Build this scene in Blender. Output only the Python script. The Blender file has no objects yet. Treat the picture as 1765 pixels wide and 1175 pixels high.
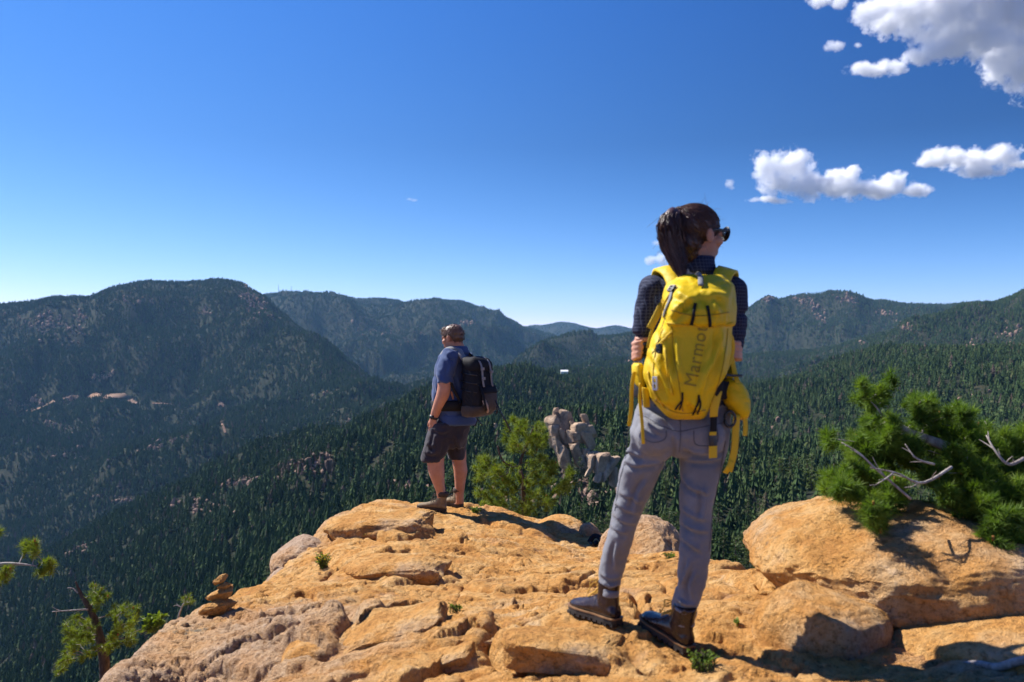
import bpy, bmesh, math, random
import numpy as np
from mathutils import Vector, Matrix, Quaternion
from mathutils.bvhtree import BVHTree

# ------------------------------------------------------------------ camera, sky, sun, exposure
SC = bpy.context.scene
COL = SC.collection
F = 30.0 / 36.0 * 1765.0            # focal length in photograph pixels
U0, V0 = 882.5, 587.5

cam_data = bpy.data.cameras.new('camera')
cam_data.lens = 30.0
cam_data.sensor_width = 36.0
cam_data.clip_start = 0.05
cam_data.clip_end = 60000.0
cam_data.dof.use_dof = True
cam_data.dof.focus_distance = 8.0
cam_data.dof.aperture_fstop = 3.2
cam = bpy.data.objects.new('camera', cam_data)
cam.location = (0, 0, 0)
cam.rotation_euler = (math.radians(90), 0, 0)
COL.objects.link(cam)
SC.camera = cam

SUN_AZ = math.radians(-60.0)        # from +Y (view direction) towards -X
SUN_EL = math.radians(48.0)
SUN_DIR = Vector((math.sin(SUN_AZ) * math.cos(SUN_EL), math.cos(SUN_AZ) * math.cos(SUN_EL), math.sin(SUN_EL)))

world = bpy.data.worlds.new('World')
SC.world = world
world.use_nodes = True
wn = world.node_tree
wn.nodes.clear()
w_out = wn.nodes.new('ShaderNodeOutputWorld')
w_bg = wn.nodes.new('ShaderNodeBackground')
w_sky = wn.nodes.new('ShaderNodeTexSky')
w_sky.sky_type = 'NISHITA'
w_sky.sun_disc = False
w_sky.sun_elevation = SUN_EL
w_sky.sun_rotation = SUN_AZ
w_sky.altitude = 4000.0
w_sky.air_density = 1.0
w_sky.dust_density = 0.1
w_sky.ozone_density = 4.0
w_sep = wn.nodes.new('ShaderNodeSeparateColor'); w_com = wn.nodes.new('ShaderNodeCombineColor')
wn.links.new(w_sky.outputs['Color'], w_sep.inputs[0])
# a deep polarised mountain blue: the same response curve over the whole sky
for k, (gam, mul) in enumerate(((1.62, 2.0), (1.02, 1.06), (0.56, 1.09))):
    m1 = wn.nodes.new('ShaderNodeMath'); m1.operation = 'MULTIPLY'; m1.inputs[1].default_value = 0.1
    m2 = wn.nodes.new('ShaderNodeMath'); m2.operation = 'POWER'; m2.inputs[1].default_value = gam
    m3 = wn.nodes.new('ShaderNodeMath'); m3.operation = 'MULTIPLY'; m3.inputs[1].default_value = mul * 10.0
    wn.links.new(w_sep.outputs[k], m1.inputs[0]); wn.links.new(m1.outputs[0], m2.inputs[0]); wn.links.new(m2.outputs[0], m3.inputs[0])
    wn.links.new(m3.outputs[0], w_com.inputs[k])
# skylight is polarised most strongly at right angles to the sun; seen through a polariser that part of the sky is deeper
w_tc = wn.nodes.new('ShaderNodeTexCoord')
def wmath(op, a, b=None, clamp=False):
    m = wn.nodes.new('ShaderNodeMath'); m.operation = op; m.use_clamp = clamp
    for k, x in enumerate((a, b)):
        if x is None: continue
        if isinstance(x, float): m.inputs[k].default_value = x
        else: wn.links.new(x, m.inputs[k])
    return m.outputs[0]
w_dot = wn.nodes.new('ShaderNodeVectorMath'); w_dot.operation = 'DOT_PRODUCT'; w_dot.inputs[1].default_value = SUN_DIR
wn.links.new(w_tc.outputs['Generated'], w_dot.inputs[0])
c2 = wmath('MULTIPLY', w_dot.outputs['Value'], w_dot.outputs['Value'])
dop = wmath('DIVIDE', wmath('SUBTRACT', 1.0, c2), wmath('ADD', 1.0, c2))
w_xyz = wn.nodes.new('ShaderNodeSeparateXYZ'); wn.links.new(w_tc.outputs['Generated'], w_xyz.inputs[0])
low = wmath('MULTIPLY', w_xyz.outputs[2], 4.5, True)
pol = wmath('SUBTRACT', 1.0, wmath('MULTIPLY', wmath('MULTIPLY', dop, low), 0.62))
w_str = wmath('MULTIPLY', pol, 0.080)
wn.links.new(w_str, w_bg.inputs['Strength'])
wn.links.new(w_com.outputs[0], w_bg.inputs['Color'])
wn.links.new(w_bg.outputs['Background'], w_out.inputs['Surface'])

sun_data = bpy.data.lights.new('sun', 'SUN')
sun_data.energy = 5.0
sun_data.angle = math.radians(0.53)
sun_data.color = (1.0, 0.955, 0.88)
sun = bpy.data.objects.new('sun', sun_data)
sun.rotation_euler = SUN_DIR.to_track_quat('Z', 'Y').to_euler()
sun.location = SUN_DIR * 50.0
COL.objects.link(sun)

SC.view_settings.view_transform = 'Standard'
SC.view_settings.look = 'None'
SC.view_settings.exposure = 0.92
SC.view_settings.gamma = 1.0
SC.view_settings.use_curve_mapping = False
SC.render.engine = 'CYCLES'
SC.cycles.use_denoising = True
SC.cycles.max_bounces = 26
SC.cycles.diffuse_bounces = 3
SC.cycles.glossy_bounces = 2
SC.cycles.transmission_bounces = 2
SC.cycles.transparent_max_bounces = 6
SC.cycles.volume_bounces = 24
SC.cycles.volume_step_rate = 1.0
SC.cycles.caustics_reflective = False
SC.cycles.caustics_refractive = False

rng = np.random.default_rng(11)
random.seed(11)

# ------------------------------------------------------------------ helpers
def W(u, v, d):
    """a point of the photograph (pixels) at the depth d in front of the camera, in metres"""
    return Vector(((u - U0) / F * d, d, (V0 - v) / F * d))

def hash2(ix, iy, seed=0):
    h = (ix.astype(np.int64) * 374761393 + iy.astype(np.int64) * 668265263 + seed * 974634599) & 0x7fffffff
    h = ((h ^ (h >> 13)) * 1274126177) & 0x7fffffff
    h = h ^ (h >> 16)
    return h

def hash3(ix, iy, iz, seed=0):
    h = (ix.astype(np.int64) * 374761393 + iy.astype(np.int64) * 668265263 + iz.astype(np.int64) * 2147483647 + seed * 974634599) & 0x7fffffff
    h = ((h ^ (h >> 13)) * 1274126177) & 0x7fffffff
    h = h ^ (h >> 16)
    h = (h * 16807) & 0x7fffffff
    return h

def noise2(x, y, seed=0):
    x = np.asarray(x, float); y = np.asarray(y, float)
    ix = np.floor(x); iy = np.floor(y)
    fx = x - ix; fy = y - iy
    ix = ix.astype(np.int64); iy = iy.astype(np.int64)
    ux = fx * fx * fx * (fx * (fx * 6 - 15) + 10); uy = fy * fy * fy * (fy * (fy * 6 - 15) + 10)
    def g(ax, ay, dx, dy):
        a = (hash2(ax, ay, seed) % 4096) * (2 * math.pi / 4096)
        return np.cos(a) * dx + np.sin(a) * dy
    n00 = g(ix, iy, fx, fy); n10 = g(ix + 1, iy, fx - 1, fy)
    n01 = g(ix, iy + 1, fx, fy - 1); n11 = g(ix + 1, iy + 1, fx - 1, fy - 1)
    a = n00 + (n10 - n00) * ux; b = n01 + (n11 - n01) * ux
    return (a + (b - a) * uy) * 1.4

def noise3(x, y, z, seed=0):
    ix = np.floor(x); iy = np.floor(y); iz = np.floor(z)
    fx = x - ix; fy = y - iy; fz = z - iz
    ix = ix.astype(np.int64); iy = iy.astype(np.int64); iz = iz.astype(np.int64)
    s = lambda t: t * t * (3 - 2 * t)
    ux, uy, uz = s(fx), s(fy), s(fz)
    def h(a, b, c):
        return (hash3(a, b, c, seed) % 65536) / 32768.0 - 1.0
    c000 = h(ix, iy, iz); c100 = h(ix + 1, iy, iz); c010 = h(ix, iy + 1, iz); c110 = h(ix + 1, iy + 1, iz)
    c001 = h(ix, iy, iz + 1); c101 = h(ix + 1, iy, iz + 1); c011 = h(ix, iy + 1, iz + 1); c111 = h(ix + 1, iy + 1, iz + 1)
    a = c000 + (c100 - c000) * ux; b = c010 + (c110 - c010) * ux
    c = c001 + (c101 - c001) * ux; d = c011 + (c111 - c011) * ux
    e = a + (b - a) * uy; f = c + (d - c) * uy
    return e + (f - e) * uz

def fbm2(x, y, octs=4, seed=0, gain=0.5):
    s = 0; a = 1; t = 0; k = 1.0
    for o in range(octs):
        s = s + a * noise2(x * k, y * k, seed + o * 7); t += a; a *= gain; k *= 2.03
    return s / t

def fbm3(p, octs=4, seed=0, gain=0.5, scale=1.0):
    s = 0; a = 1; t = 0; k = scale
    for o in range(octs):
        s = s + a * noise3(p[:, 0] * k, p[:, 1] * k, p[:, 2] * k, seed + o * 7); t += a; a *= gain; k *= 2.03
    return s / t

def ridged2(x, y, octs=4, seed=0):
    s = 0; a = 1; t = 0; k = 1.0
    for o in range(octs):
        n = 1 - np.abs(noise2(x * k, y * k, seed + o * 5)) * 1.6
        s = s + a * n; t += a; a *= 0.5; k *= 2.1
    return s / t

def sstep(a, b, x):
    t = np.clip((x - a) / (b - a), 0, 1)
    return t * t * (3 - 2 * t)

def mesh_np(name, verts, faces, mat=None, smooth=True):
    """verts (n,3); faces: an (m,3) / (m,4) array or a list of such arrays"""
    me = bpy.data.meshes.new(name)
    if isinstance(faces, np.ndarray):
        faces = [faces]
    verts = np.asarray(verts, np.float32)
    me.vertices.add(len(verts)); me.vertices.foreach_set('co', verts.ravel())
    loops = np.concatenate([np.asarray(f, np.int32).ravel() for f in faces])
    sizes = np.concatenate([np.full(len(f), f.shape[1], np.int32) for f in faces])
    starts = np.concatenate([[0], np.cumsum(sizes)[:-1]]).astype(np.int32)
    me.loops.add(len(loops)); me.loops.foreach_set('vertex_index', loops)
    me.polygons.add(len(sizes)); me.polygons.foreach_set('loop_start', starts)
    me.polygons.foreach_set('use_smooth', np.full(len(sizes), smooth, bool))
    me.update(calc_edges=True)
    if mat is not None:
        me.materials.append(mat)
    return me

def link(name, me, parent=None, loc=None):
    o = bpy.data.objects.new(name, me)
    COL.objects.link(o)
    if parent is not None:
        o.parent = parent
    if loc is not None:
        o.location = loc
    return o

def tag(o, label=None, cat=None, group=None, kind=None):
    if label: o['label'] = label
    if cat: o['category'] = cat
    if group: o['group'] = group
    if kind: o['kind'] = kind
    return o

def thing(name, label, cat, loc=(0, 0, 0), group=None):
    o = bpy.data.objects.new(name, None)
    o.empty_display_size = 0.1
    COL.objects.link(o)
    o.location = loc
    return tag(o, label, cat, group)

def part(name, me, root, label=None):
    """link a mesh made in world coordinates under the thing at root's place"""
    o = bpy.data.objects.new(name, me)
    COL.objects.link(o)
    o.parent = root
    base = Vector((0, 0, 0)); r = root
    while r is not None:
        base += r.location; r = r.parent
    o.location = -base
    if label: o['label'] = label
    return o

def sub(name, me, part_obj):
    o = bpy.data.objects.new(name, me)
    COL.objects.link(o)
    o.parent = part_obj
    return o

def vco(me):
    a = np.empty(len(me.vertices) * 3, np.float32); me.vertices.foreach_get('co', a); return a.reshape(-1, 3).astype(float)

def vno(me):
    a = np.empty(len(me.vertices) * 3, np.float32); me.vertices.foreach_get('normal', a); return a.reshape(-1, 3).astype(float)

def setco(me, co):
    me.vertices.foreach_set('co', np.asarray(co, np.float32).ravel()); me.update()

def vattr(me, name, vals):
    a = me.attributes.new(name, 'FLOAT', 'POINT'); a.data.foreach_set('value', np.asarray(vals, np.float32))

def remesh(me, voxel, smooth_it=4, factor=0.5, mat=None, extra=0):
    """union every shell of a mesh into one continuous surface"""
    o = bpy.data.objects.new('tmp', me); COL.objects.link(o)
    m = o.modifiers.new('r', 'REMESH'); m.mode = 'VOXEL'; m.voxel_size = voxel; m.use_smooth_shade = True
    if smooth_it:
        s = o.modifiers.new('s', 'SMOOTH'); s.iterations = smooth_it; s.factor = factor
    dg = bpy.context.evaluated_depsgraph_get()
    out = bpy.data.meshes.new_from_object(o.evaluated_get(dg))
    bpy.data.objects.remove(o); bpy.data.meshes.remove(me)
    out.materials.clear()
    if mat is not None: out.materials.append(mat)
    out.polygons.foreach_set('use_smooth', np.ones(len(out.polygons), bool))
    return out

class MB:
    """collects shells of vertices and faces"""
    def __init__(s):
        s.v = []; s.q = []; s.t = []; s.n = 0
    def add(s, v, q=None, t=None):
        v = np.asarray(v, float).reshape(-1, 3)
        if q is not None and len(q): s.q.append(np.asarray(q, int) + s.n)
        if t is not None and len(t): s.t.append(np.asarray(t, int) + s.n)
        s.v.append(v); s.n += len(v)
    def mesh(s, name, mat=None, smooth=True):
        fs = []
        if s.q: fs.append(np.concatenate(s.q))
        if s.t: fs.append(np.concatenate(s.t))
        return mesh_np(name, np.concatenate(s.v), fs, mat, smooth)
    # -- shapes
    def rings(s, rr, close=True):
        """rr: list of (n,3) rings, lofted; ends capped"""
        n = len(rr[0]); m = len(rr)
        v = np.concatenate(rr)
        i = np.arange(n); j = (i + 1) % n
        q = []
        for k in range(m - 1):
            q.append(np.stack([k * n + i, k * n + j, (k + 1) * n + j, (k + 1) * n + i], 1))
        t = []
        if close:
            c0 = rr[0].mean(0); c1 = rr[-1].mean(0)
            v = np.concatenate([v, [c0], [c1]])
            t.append(np.stack([j, i, np.full(n, m * n)], 1))
            t.append(np.stack([(m - 1) * n + i, (m - 1) * n + j, np.full(n, m * n + 1)], 1))
        s.add(v, np.concatenate(q), np.concatenate(t) if t else None)
    def tube(s, pts, rad, n=10, flat=None, ref=(0, 0, 1), cap=True):
        """round or flattened tube along pts; rad scalar/list; flat=(a list of) second radius along the frame's other axis"""
        pts = [np.asarray(p, float) for p in pts]
        m = len(pts)
        rad = [rad] * m if np.isscalar(rad) else rad
        fl = rad if flat is None else ([flat] * m if np.isscalar(flat) else flat)
        a = np.arange(n) * 2 * math.pi / n
        rr = []
        ref = np.asarray(ref, float)
        for k in range(m):
            tg = pts[min(k + 1, m - 1)] - pts[max(k - 1, 0)]
            tg = tg / (np.linalg.norm(tg) + 1e-12)
            b = np.cross(tg, ref)
            if np.linalg.norm(b) < 1e-3: b = np.cross(tg, (1, 0.01, 0))
            b = b / np.linalg.norm(b)
            c = np.cross(b, tg)
            rr.append(pts[k] + np.outer(np.cos(a) * rad[k], b) + np.outer(np.sin(a) * fl[k], c))
        s.rings(rr, cap)
    def ell(s, c, r, rot=None, n=16, m=10, p=1.0):
        th = np.linspace(0, math.pi, m + 1)[1:-1]
        a = np.arange(n) * 2 * math.pi / n
        sg = lambda x: np.sign(x) * np.abs(x) ** p
        rr = []
        R = np.eye(3) if rot is None else np.asarray(rot, float)
        for t in th[::-1]:
            st, ct = math.sin(t) ** p, np.sign(math.cos(t)) * abs(math.cos(t)) ** p
            q = np.stack([sg(np.cos(a)) * st * r[0], sg(np.sin(a)) * st * r[1], np.full(n, ct * r[2])], 1)
            rr.append(np.asarray(c, float) + q @ R.T)
        s.rings(rr)
    def box(s, c, r, rot=None):
        R = np.eye(3) if rot is None else np.asarray(rot, float)
        v = np.array([[x, y, z] for x in (-1, 1) for y in (-1, 1) for z in (-1, 1)], float) * np.asarray(r, float)
        q = [[0, 1, 3, 2], [4, 6, 7, 5], [0, 4, 5, 1], [2, 3, 7, 6], [0, 2, 6, 4], [1, 5, 7, 3]]
        s.add(np.asarray(c, float) + v @ R.T, q)

def spline(pts, n):
    """Catmull-Rom through pts (any width), n samples"""
    p = np.asarray(pts, float)
    m = len(p)
    t = np.linspace(0, m - 1, n)
    i = np.clip(t.astype(int), 0, m - 2); f = (t - i)[:, None]
    g = lambda k: p[np.clip(k, 0, m - 1)]
    p0, p1, p2, p3 = g(i - 1), g(i), g(i + 1), g(i + 2)
    return 0.5 * ((2 * p1) + (-p0 + p2) * f + (2 * p0 - 5 * p1 + 4 * p2 - p3) * f * f + (-p0 + 3 * p1 - 3 * p2 + p3) * f ** 3)

def frame(fwd, up=(0, 0, 1)):
    """columns: right, forward, up"""
    f = np.asarray(fwd, float); f = f / np.linalg.norm(f)
    u = np.asarray(up, float)
    r = np.cross(f, u); r /= np.linalg.norm(r)
    u = np.cross(r, f)
    return np.stack([r, f, u], 1)

# ------------------------------------------------------------------ materials
class Mat:
    def __init__(s, name):
        s.m = bpy.data.materials.new(name); s.m.use_nodes = True
        s.nt = s.m.node_tree; s.nt.nodes.clear()
        s.out = s.nt.nodes.new('ShaderNodeOutputMaterial')
    def n(s, kind, **kw):
        nd = s.nt.nodes.new(kind)
        for k, v in kw.items():
            if k.startswith('i_'):
                key = k[2:].replace('_', ' ')
                nd.inputs[key].default_value = v
            else: setattr(nd, k, v)
        return nd
    def l(s, a, b): s.nt.links.new(a, b)
    def coord(s, kind='Object', scale=None):
        tc = s.n('ShaderNodeTexCoord')
        if scale is None: return tc.outputs[kind]
        mp = s.n('ShaderNodeMapping'); mp.inputs['Scale'].default_value = scale
        s.l(tc.outputs[kind], mp.inputs['Vector']); return mp.outputs['Vector']
    def noise(s, vec, scale, detail=4, rough=0.55, dist=0.0):
        t = s.n('ShaderNodeTexNoise'); t.inputs['Scale'].default_value = scale
        t.inputs['Detail'].default_value = detail; t.inputs['Roughness'].default_value = rough
        t.inputs['Distortion'].default_value = dist
        if vec is not None: s.l(vec, t.inputs['Vector'])
        return t.outputs['Fac']
    def vor(s, vec, scale, feature='F1', out='Distance', rand=1.0):
        t = s.n('ShaderNodeTexVoronoi'); t.feature = feature; t.inputs['Scale'].default_value = scale
        t.inputs['Randomness'].default_value = rand
        if vec is not None: s.l(vec, t.inputs['Vector'])
        return t.outputs[out]
    def ramp(s, fac, stops, interp='LINEAR'):
        r = s.n('ShaderNodeValToRGB'); cr = r.color_ramp; cr.interpolation = interp
        while len(cr.elements) < len(stops): cr.elements.new(0.5)
        for e, (p, c) in zip(cr.elements, stops):
            e.position = p
            e.color = (c, c, c, 1) if np.isscalar(c) else (*c, 1)
        s.l(fac, r.inputs['Fac']); return r.outputs['Color']
    def mix(s, fac, a, b, mode='MIX'):
        m = s.n('ShaderNodeMix'); m.data_type = 'RGBA'; m.blend_type = mode
        for k, x in ((0, fac), (6, a), (7, b)):
            if isinstance(x, (int, float)):
                m.inputs[k].default_value = x if k == 0 else (x, x, x, 1)
            elif isinstance(x, tuple): m.inputs[k].default_value = (*x, 1)
            else: s.l(x, m.inputs[k])
        return m.outputs[2]
    def math(s, op, a, b=0.0, c=None, clamp=False):
        m = s.n('ShaderNodeMath', operation=op); m.use_clamp = clamp
        for k, x in enumerate((a, b, c)):
            if x is None: continue
            if isinstance(x, (int, float)): m.inputs[k].default_value = x
            else: s.l(x, m.inputs[k])
        return m.outputs[0]
    def attr(s, name, out='Fac'):
        a = s.n('ShaderNodeAttribute'); a.attribute_name = name; return a.outputs[out]
    def bump(s, height, strength=0.4, dist=0.01, normal=None):
        b = s.n('ShaderNodeBump'); b.inputs['Strength'].default_value = strength; b.inputs['Distance'].default_value = dist
        s.l(height, b.inputs['Height'])
        if normal is not None: s.l(normal, b.inputs['Normal'])
        return b.outputs['Normal']
    def bsdf(s, color, rough=0.8, normal=None, spec=0.3, **kw):
        p = s.n('ShaderNodeBsdfPrincipled')
        if isinstance(color, tuple): p.inputs['Base Color'].default_value = (*color, 1)
        else: s.l(color, p.inputs['Base Color'])
        if isinstance(rough, (int, float)): p.inputs['Roughness'].default_value = rough
        else: s.l(rough, p.inputs['Roughness'])
        p.inputs['Specular IOR Level'].default_value = spec
        if normal is not None: s.l(normal, p.inputs['Normal'])
        for k, v in kw.items():
            p.inputs[k.replace('_', ' ')].default_value = v
        s.l(p.outputs[0], s.out.inputs['Surface'])
        s.p = p
        return s.m

def leafy(name, c1, c2, c3, trans=0.25, rand=True, scale=3.0):
    """foliage: colour varies clump to clump, some light passes through"""
    M = Mat(name)
    vec = M.coord('Object')
    n = M.noise(vec, scale, 3)
    if rand:
        oi = M.n('ShaderNodeObjectInfo')
        n = M.math('ADD', M.math('MULTIPLY', n, 0.6), M.math('MULTIPLY', oi.outputs['Random'], 0.5))
    col = M.ramp(n, [(0.25, c1), (0.5, c2), (0.8, c3)])
    d = M.n('ShaderNodeBsdfPrincipled'); M.l(col, d.inputs['Base Color'])
    d.inputs['Roughness'].default_value = 0.6; d.inputs['Specular IOR Level'].default_value = 0.25
    t = M.n('ShaderNodeBsdfTranslucent')
    tc = M.mix(1.0, col, (1.5, 1.55, 0.6), 'MULTIPLY'); M.l(tc, t.inputs['Color'])
    mx = M.n('ShaderNodeMixShader'); mx.inputs[0].default_value = trans
    M.l(d.outputs[0], mx.inputs[1]); M.l(t.outputs[0], mx.inputs[2])
    M.l(mx.outputs[0], M.out.inputs['Surface'])
    return M.m
# ------------------------------------------------------------------ mountains: one terrain sheet built from real ridge lines
def row(*pts):
    a = np.array(pts, float); return a[:, 0], a[:, 1], a[:, 2]

SKY_A = [(-700, 560), (-300, 540), (0, 528), (60, 524), (95, 515), (150, 517), (190, 502), (235, 491), (270, 490), (310, 489), (340, 488), (360, 486),
         (395, 487), (420, 491), (440, 505), (455, 513), (480, 540), (520, 570), (560, 600), (600, 636), (650, 670), (700, 678), (760, 668),
         (820, 655), (880, 640), (930, 603), (975, 586), (1000, 581), (1030, 579), (1090, 571), (1200, 590), (1289, 615), (1400, 610),
         (1500, 582), (1600, 560), (1700, 529), (1765, 503), (2000, 470), (2500, 440)]
SKY_A_R = [(-700, 3000), (0, 3000), (340, 3200), (455, 3200), (560, 2900), (600, 2600), (700, 2300), (760, 2400), (880, 3000), (975, 3500), (1090, 3500),
           (1289, 3000), (1400, 2800), (1600, 2600), (2500, 2600)]
SKY_B = [(-700, 600), (0, 560), (300, 540), (430, 520), (455, 508), (480, 506), (540, 507), (590, 512), (625, 518), (650, 516), (680, 518), (710, 526),
         (750, 519), (800, 523), (830, 533), (870, 548), (900, 563), (940, 576), (1000, 590), (1090, 590), (1200, 566), (1250, 552), (1285, 540),
         (1310, 522), (1322, 512), (1335, 516), (1345, 520), (1360, 514), (1385, 511), (1400, 515), (1420, 518), (1440, 509), (1460, 505), (1475, 509),
         (1500, 519), (1530, 522), (1560, 527), (1600, 527), (1650, 525), (1680, 521), (1765, 515), (2500, 480)]
SKY_B_R = [(-700, 5500), (880, 5500), (940, 6000), (1090, 5500), (1250, 4300), (2500, 4200)]
SKY_C = [(-700, 600), (800, 600), (880, 576), (900, 566), (920, 560), (935, 563), (960, 556), (985, 557), (1010, 563), (1030, 566), (1060, 562), (1085, 566),
         (1150, 575), (1250, 590), (2500, 600)]
K = {}
def kn(name, pts):
    a = np.array(pts, float); K[name] = (a[:, 0], a[:, 1], a[:, 2])
kn('k1', [(-700, 60, 1700), (0, 60, 1650), (400, 60, 1500), (700, 60, 1420), (2500, 60, 1420)])
kn('k1b', [(-700, 130, 1560), (0, 130, 1540), (400, 130, 1330), (600, 130, 1130), (800, 130, 1020), (1300, 130, 1040), (1765, 130, 980), (2500, 130, 960)])
kn('k2', [(-700, 250, 1500), (0, 250, 1450), (300, 250, 1300), (500, 250, 1080), (700, 250, 930), (900, 250, 905), (1100, 250, 905), (1300, 250, 935),
          (1500, 250, 900), (1765, 250, 860), (2500, 250, 820)])
kn('k2b', [(-700, 450, 1350), (0, 450, 1300), (300, 450, 1120), (500, 450, 930), (700, 450, 815), (850, 450, 780), (1000, 450, 772), (1100, 450, 778),
           (1300, 450, 805), (1500, 450, 790), (1765, 450, 760), (2500, 450, 720)])
kn('k2c', [(-700, 750, 1270), (0, 750, 1130), (300, 750, 940), (500, 740, 812), (600, 700, 770), (700, 740, 735), (850, 750, 722), (1000, 750, 718),
           (1100, 750, 724), (1289, 750, 745), (1500, 750, 712), (1765, 750, 690), (2500, 750, 660)])
kn('k3', [(-700, 1100, 1200), (0, 1000, 1010), (100, 1000, 970), (200, 1000, 912), (300, 950, 860), (400, 900, 825), (450, 880, 800), (520, 850, 775),
          (600, 830, 745), (700, 900, 700), (760, 1000, 676), (860, 1250, 654), (970, 1450, 652), (1090, 1500, 646), (1200, 1480, 664), (1289, 1400, 680),
          (1384, 1350, 656), (1455, 1300, 627), (1503, 1250, 610), (1563, 1200, 607), (1650, 1150, 612), (1765, 1100, 606), (2500, 1100, 560)])
kn('k4', [(-700, 1500, 1120), (0, 1400, 988), (100, 1400, 950), (200, 1400, 897), (300, 1350, 850), (400, 1300, 819), (520, 1250, 786), (600, 1200, 766),
          (700, 1250, 730), (760, 1400, 706), (860, 1700, 674), (970, 1950, 670), (1090, 1900, 662), (1289, 1800, 692), (1384, 1700, 674), (1503, 1600, 642),
          (1650, 1500, 650), (1765, 1450, 645), (2500, 1450, 600)])
kn('k5', [(-700, 2000, 800), (0, 2000, 760), (340, 2000, 765), (520, 1900, 735), (600, 1800, 705), (700, 1800, 691), (760, 1900, 681), (880, 2300, 655),
          (970, 2700, 642), (1090, 2700, 634), (1289, 2500, 655), (1400, 2300, 640), (1503, 2100, 625), (1650, 1900, 618), (1765, 1800, 600), (2500, 1800, 560)])

NU, NR = 780, 390
ug = np.linspace(-650, 2420, NU)
yg = np.exp(np.linspace(math.log(9.0), math.log(12500.0), NR))

def profile_knots(u):
    z = lambda r, v: (V0 - v) / F * r
    kr = [np.full_like(u, 8.0)]; kz = [np.full_like(u, -9.0)]
    for nm in ('k1', 'k1b', 'k2', 'k2b', 'k2c', 'k3', 'k4', 'k5'):
        a, r, v = K[nm]
        rr = np.interp(u, a, r); vv = np.interp(u, a, v); kr.append(rr); kz.append(z(rr, vv))
    A = np.array(SKY_A); AR = np.array(SKY_A_R); B = np.array(SKY_B); BR = np.array(SKY_B_R); C = np.array(SKY_C)
    r6 = np.interp(u, AR[:, 0], AR[:, 1]); v6 = np.interp(u, A[:, 0], A[:, 1])
    r8 = np.interp(u, BR[:, 0], BR[:, 1]); v8 = np.interp(u, B[:, 0], B[:, 1])
    v10 = np.interp(u, C[:, 0], C[:, 1])
    kr.append(r6); kz.append(z(r6, v6))
    kr.append(r6 * 1.22); kz.append(z(r6 * 1.22, np.maximum(v6, 560) + 26))
    kr.append(r8); kz.append(z(r8, v8))
    kr.append(r8 * 1.2); kz.append(z(r8 * 1.2, np.maximum(v8, 545) + 24))
    kr.append(np.full_like(u, 9000.0)); kz.append(z(9000.0, v10))
    kr.append(np.full_like(u, 13000.0)); kz.append(z(13000.0, np.full_like(u, 640.0)))
    return np.array(kr), np.array(kz)

def pchip(x, y, q):
    h = np.diff(x); d = np.diff(y) / h
    m = np.zeros_like(y)
    w1 = 2 * h[1:] + h[:-1]; w2 = h[1:] + 2 * h[:-1]
    ok = d[:-1] * d[1:] > 0
    with np.errstate(all='ignore'):
        hm = (w1 + w2) / (w1 / d[:-1] + w2 / d[1:])
    m[1:-1] = np.where(ok, hm, 0); m[0] = d[0]; m[-1] = d[-1]
    i = np.clip(np.searchsorted(x, q) - 1, 0, len(x) - 2)
    t = (q - x[i]) / h[i]
    t = np.clip(t, 0, 1)
    return (2 * t**3 - 3 * t**2 + 1) * y[i] + (t**3 - 2 * t**2 + t) * h[i] * m[i] + (-2 * t**3 + 3 * t**2) * y[i + 1] + (t**3 - t**2) * h[i] * m[i + 1]

kr, kz = profile_knots(ug)
Z0 = np.stack([pchip(kr[:, j], kz[:, j], yg) for j in range(NU)], 1)       # (NR, NU)
# even out kinks across the fan
for _ in range(1):
    Z0[:, 1:-1] = 0.25 * Z0[:, :-2] + 0.5 * Z0[:, 1:-1] + 0.25 * Z0[:, 2:]
XX = (ug[None, :] - U0) / F * yg[:, None]
YY = np.repeat(yg[:, None], NU, 1)
# crests keep their line; the slopes between them get spurs and gullies
crest = np.zeros_like(Z0)
for k in (6, 9, 11, 13):
    crest = np.maximum(crest, np.exp(-((YY - kr[k][None, :]) / (0.11 * kr[k][None, :])) ** 2))
wx = XX + 170 * fbm2(XX / 700, YY / 700, 3, 3); wy = YY + 170 * fbm2(XX / 700 + 9, YY / 700, 3, 5)
rg = ridged2(wx / 560, wy / 560, 4, 21) - 0.62
amp = np.clip((YY - 150) / 2600, 0, 1) ** 0.8 * 185
fine = fbm2(XX / 90, YY / 90, 3, 31) * np.clip(YY / 600, 0.1, 1) * 7
ZZ = Z0 + rg * amp * (1 - 0.84 * crest) + fine + fbm2(XX / 260, YY / 260, 3, 8) * np.clip((YY - 120) / 900, 0, 1) * 14 * (1 - 0.8 * crest)

def grid_faces(nr, nc):
    i = np.arange(nr - 1)[:, None] * nc + np.arange(nc - 1)[None, :]
    i = i.ravel()
    return np.stack([i, i + 1, i + nc + 1, i + nc], 1)

LOGY0, LOGY1 = math.log(9.0), math.log(12500.0)
def terrain_z(x, y):
    """height of the terrain sheet (bilinear)"""
    x = np.asarray(x, float); y = np.asarray(y, float)
    u = x / y * F + U0
    fu = np.clip((u - ug[0]) / (ug[-1] - ug[0]) * (NU - 1), 0, NU - 1.001)
    fr = np.clip((np.log(y) - LOGY0) / (LOGY1 - LOGY0) * (NR - 1), 0, NR - 1.001)
    iu = fu.astype(int); ir = fr.astype(int); au = fu - iu; ar = fr - ir
    return (ZZ[ir, iu] * (1 - au) * (1 - ar) + ZZ[ir, iu + 1] * au * (1 - ar) + ZZ[ir + 1, iu] * (1 - au) * ar + ZZ[ir + 1, iu + 1] * au * ar)

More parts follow.
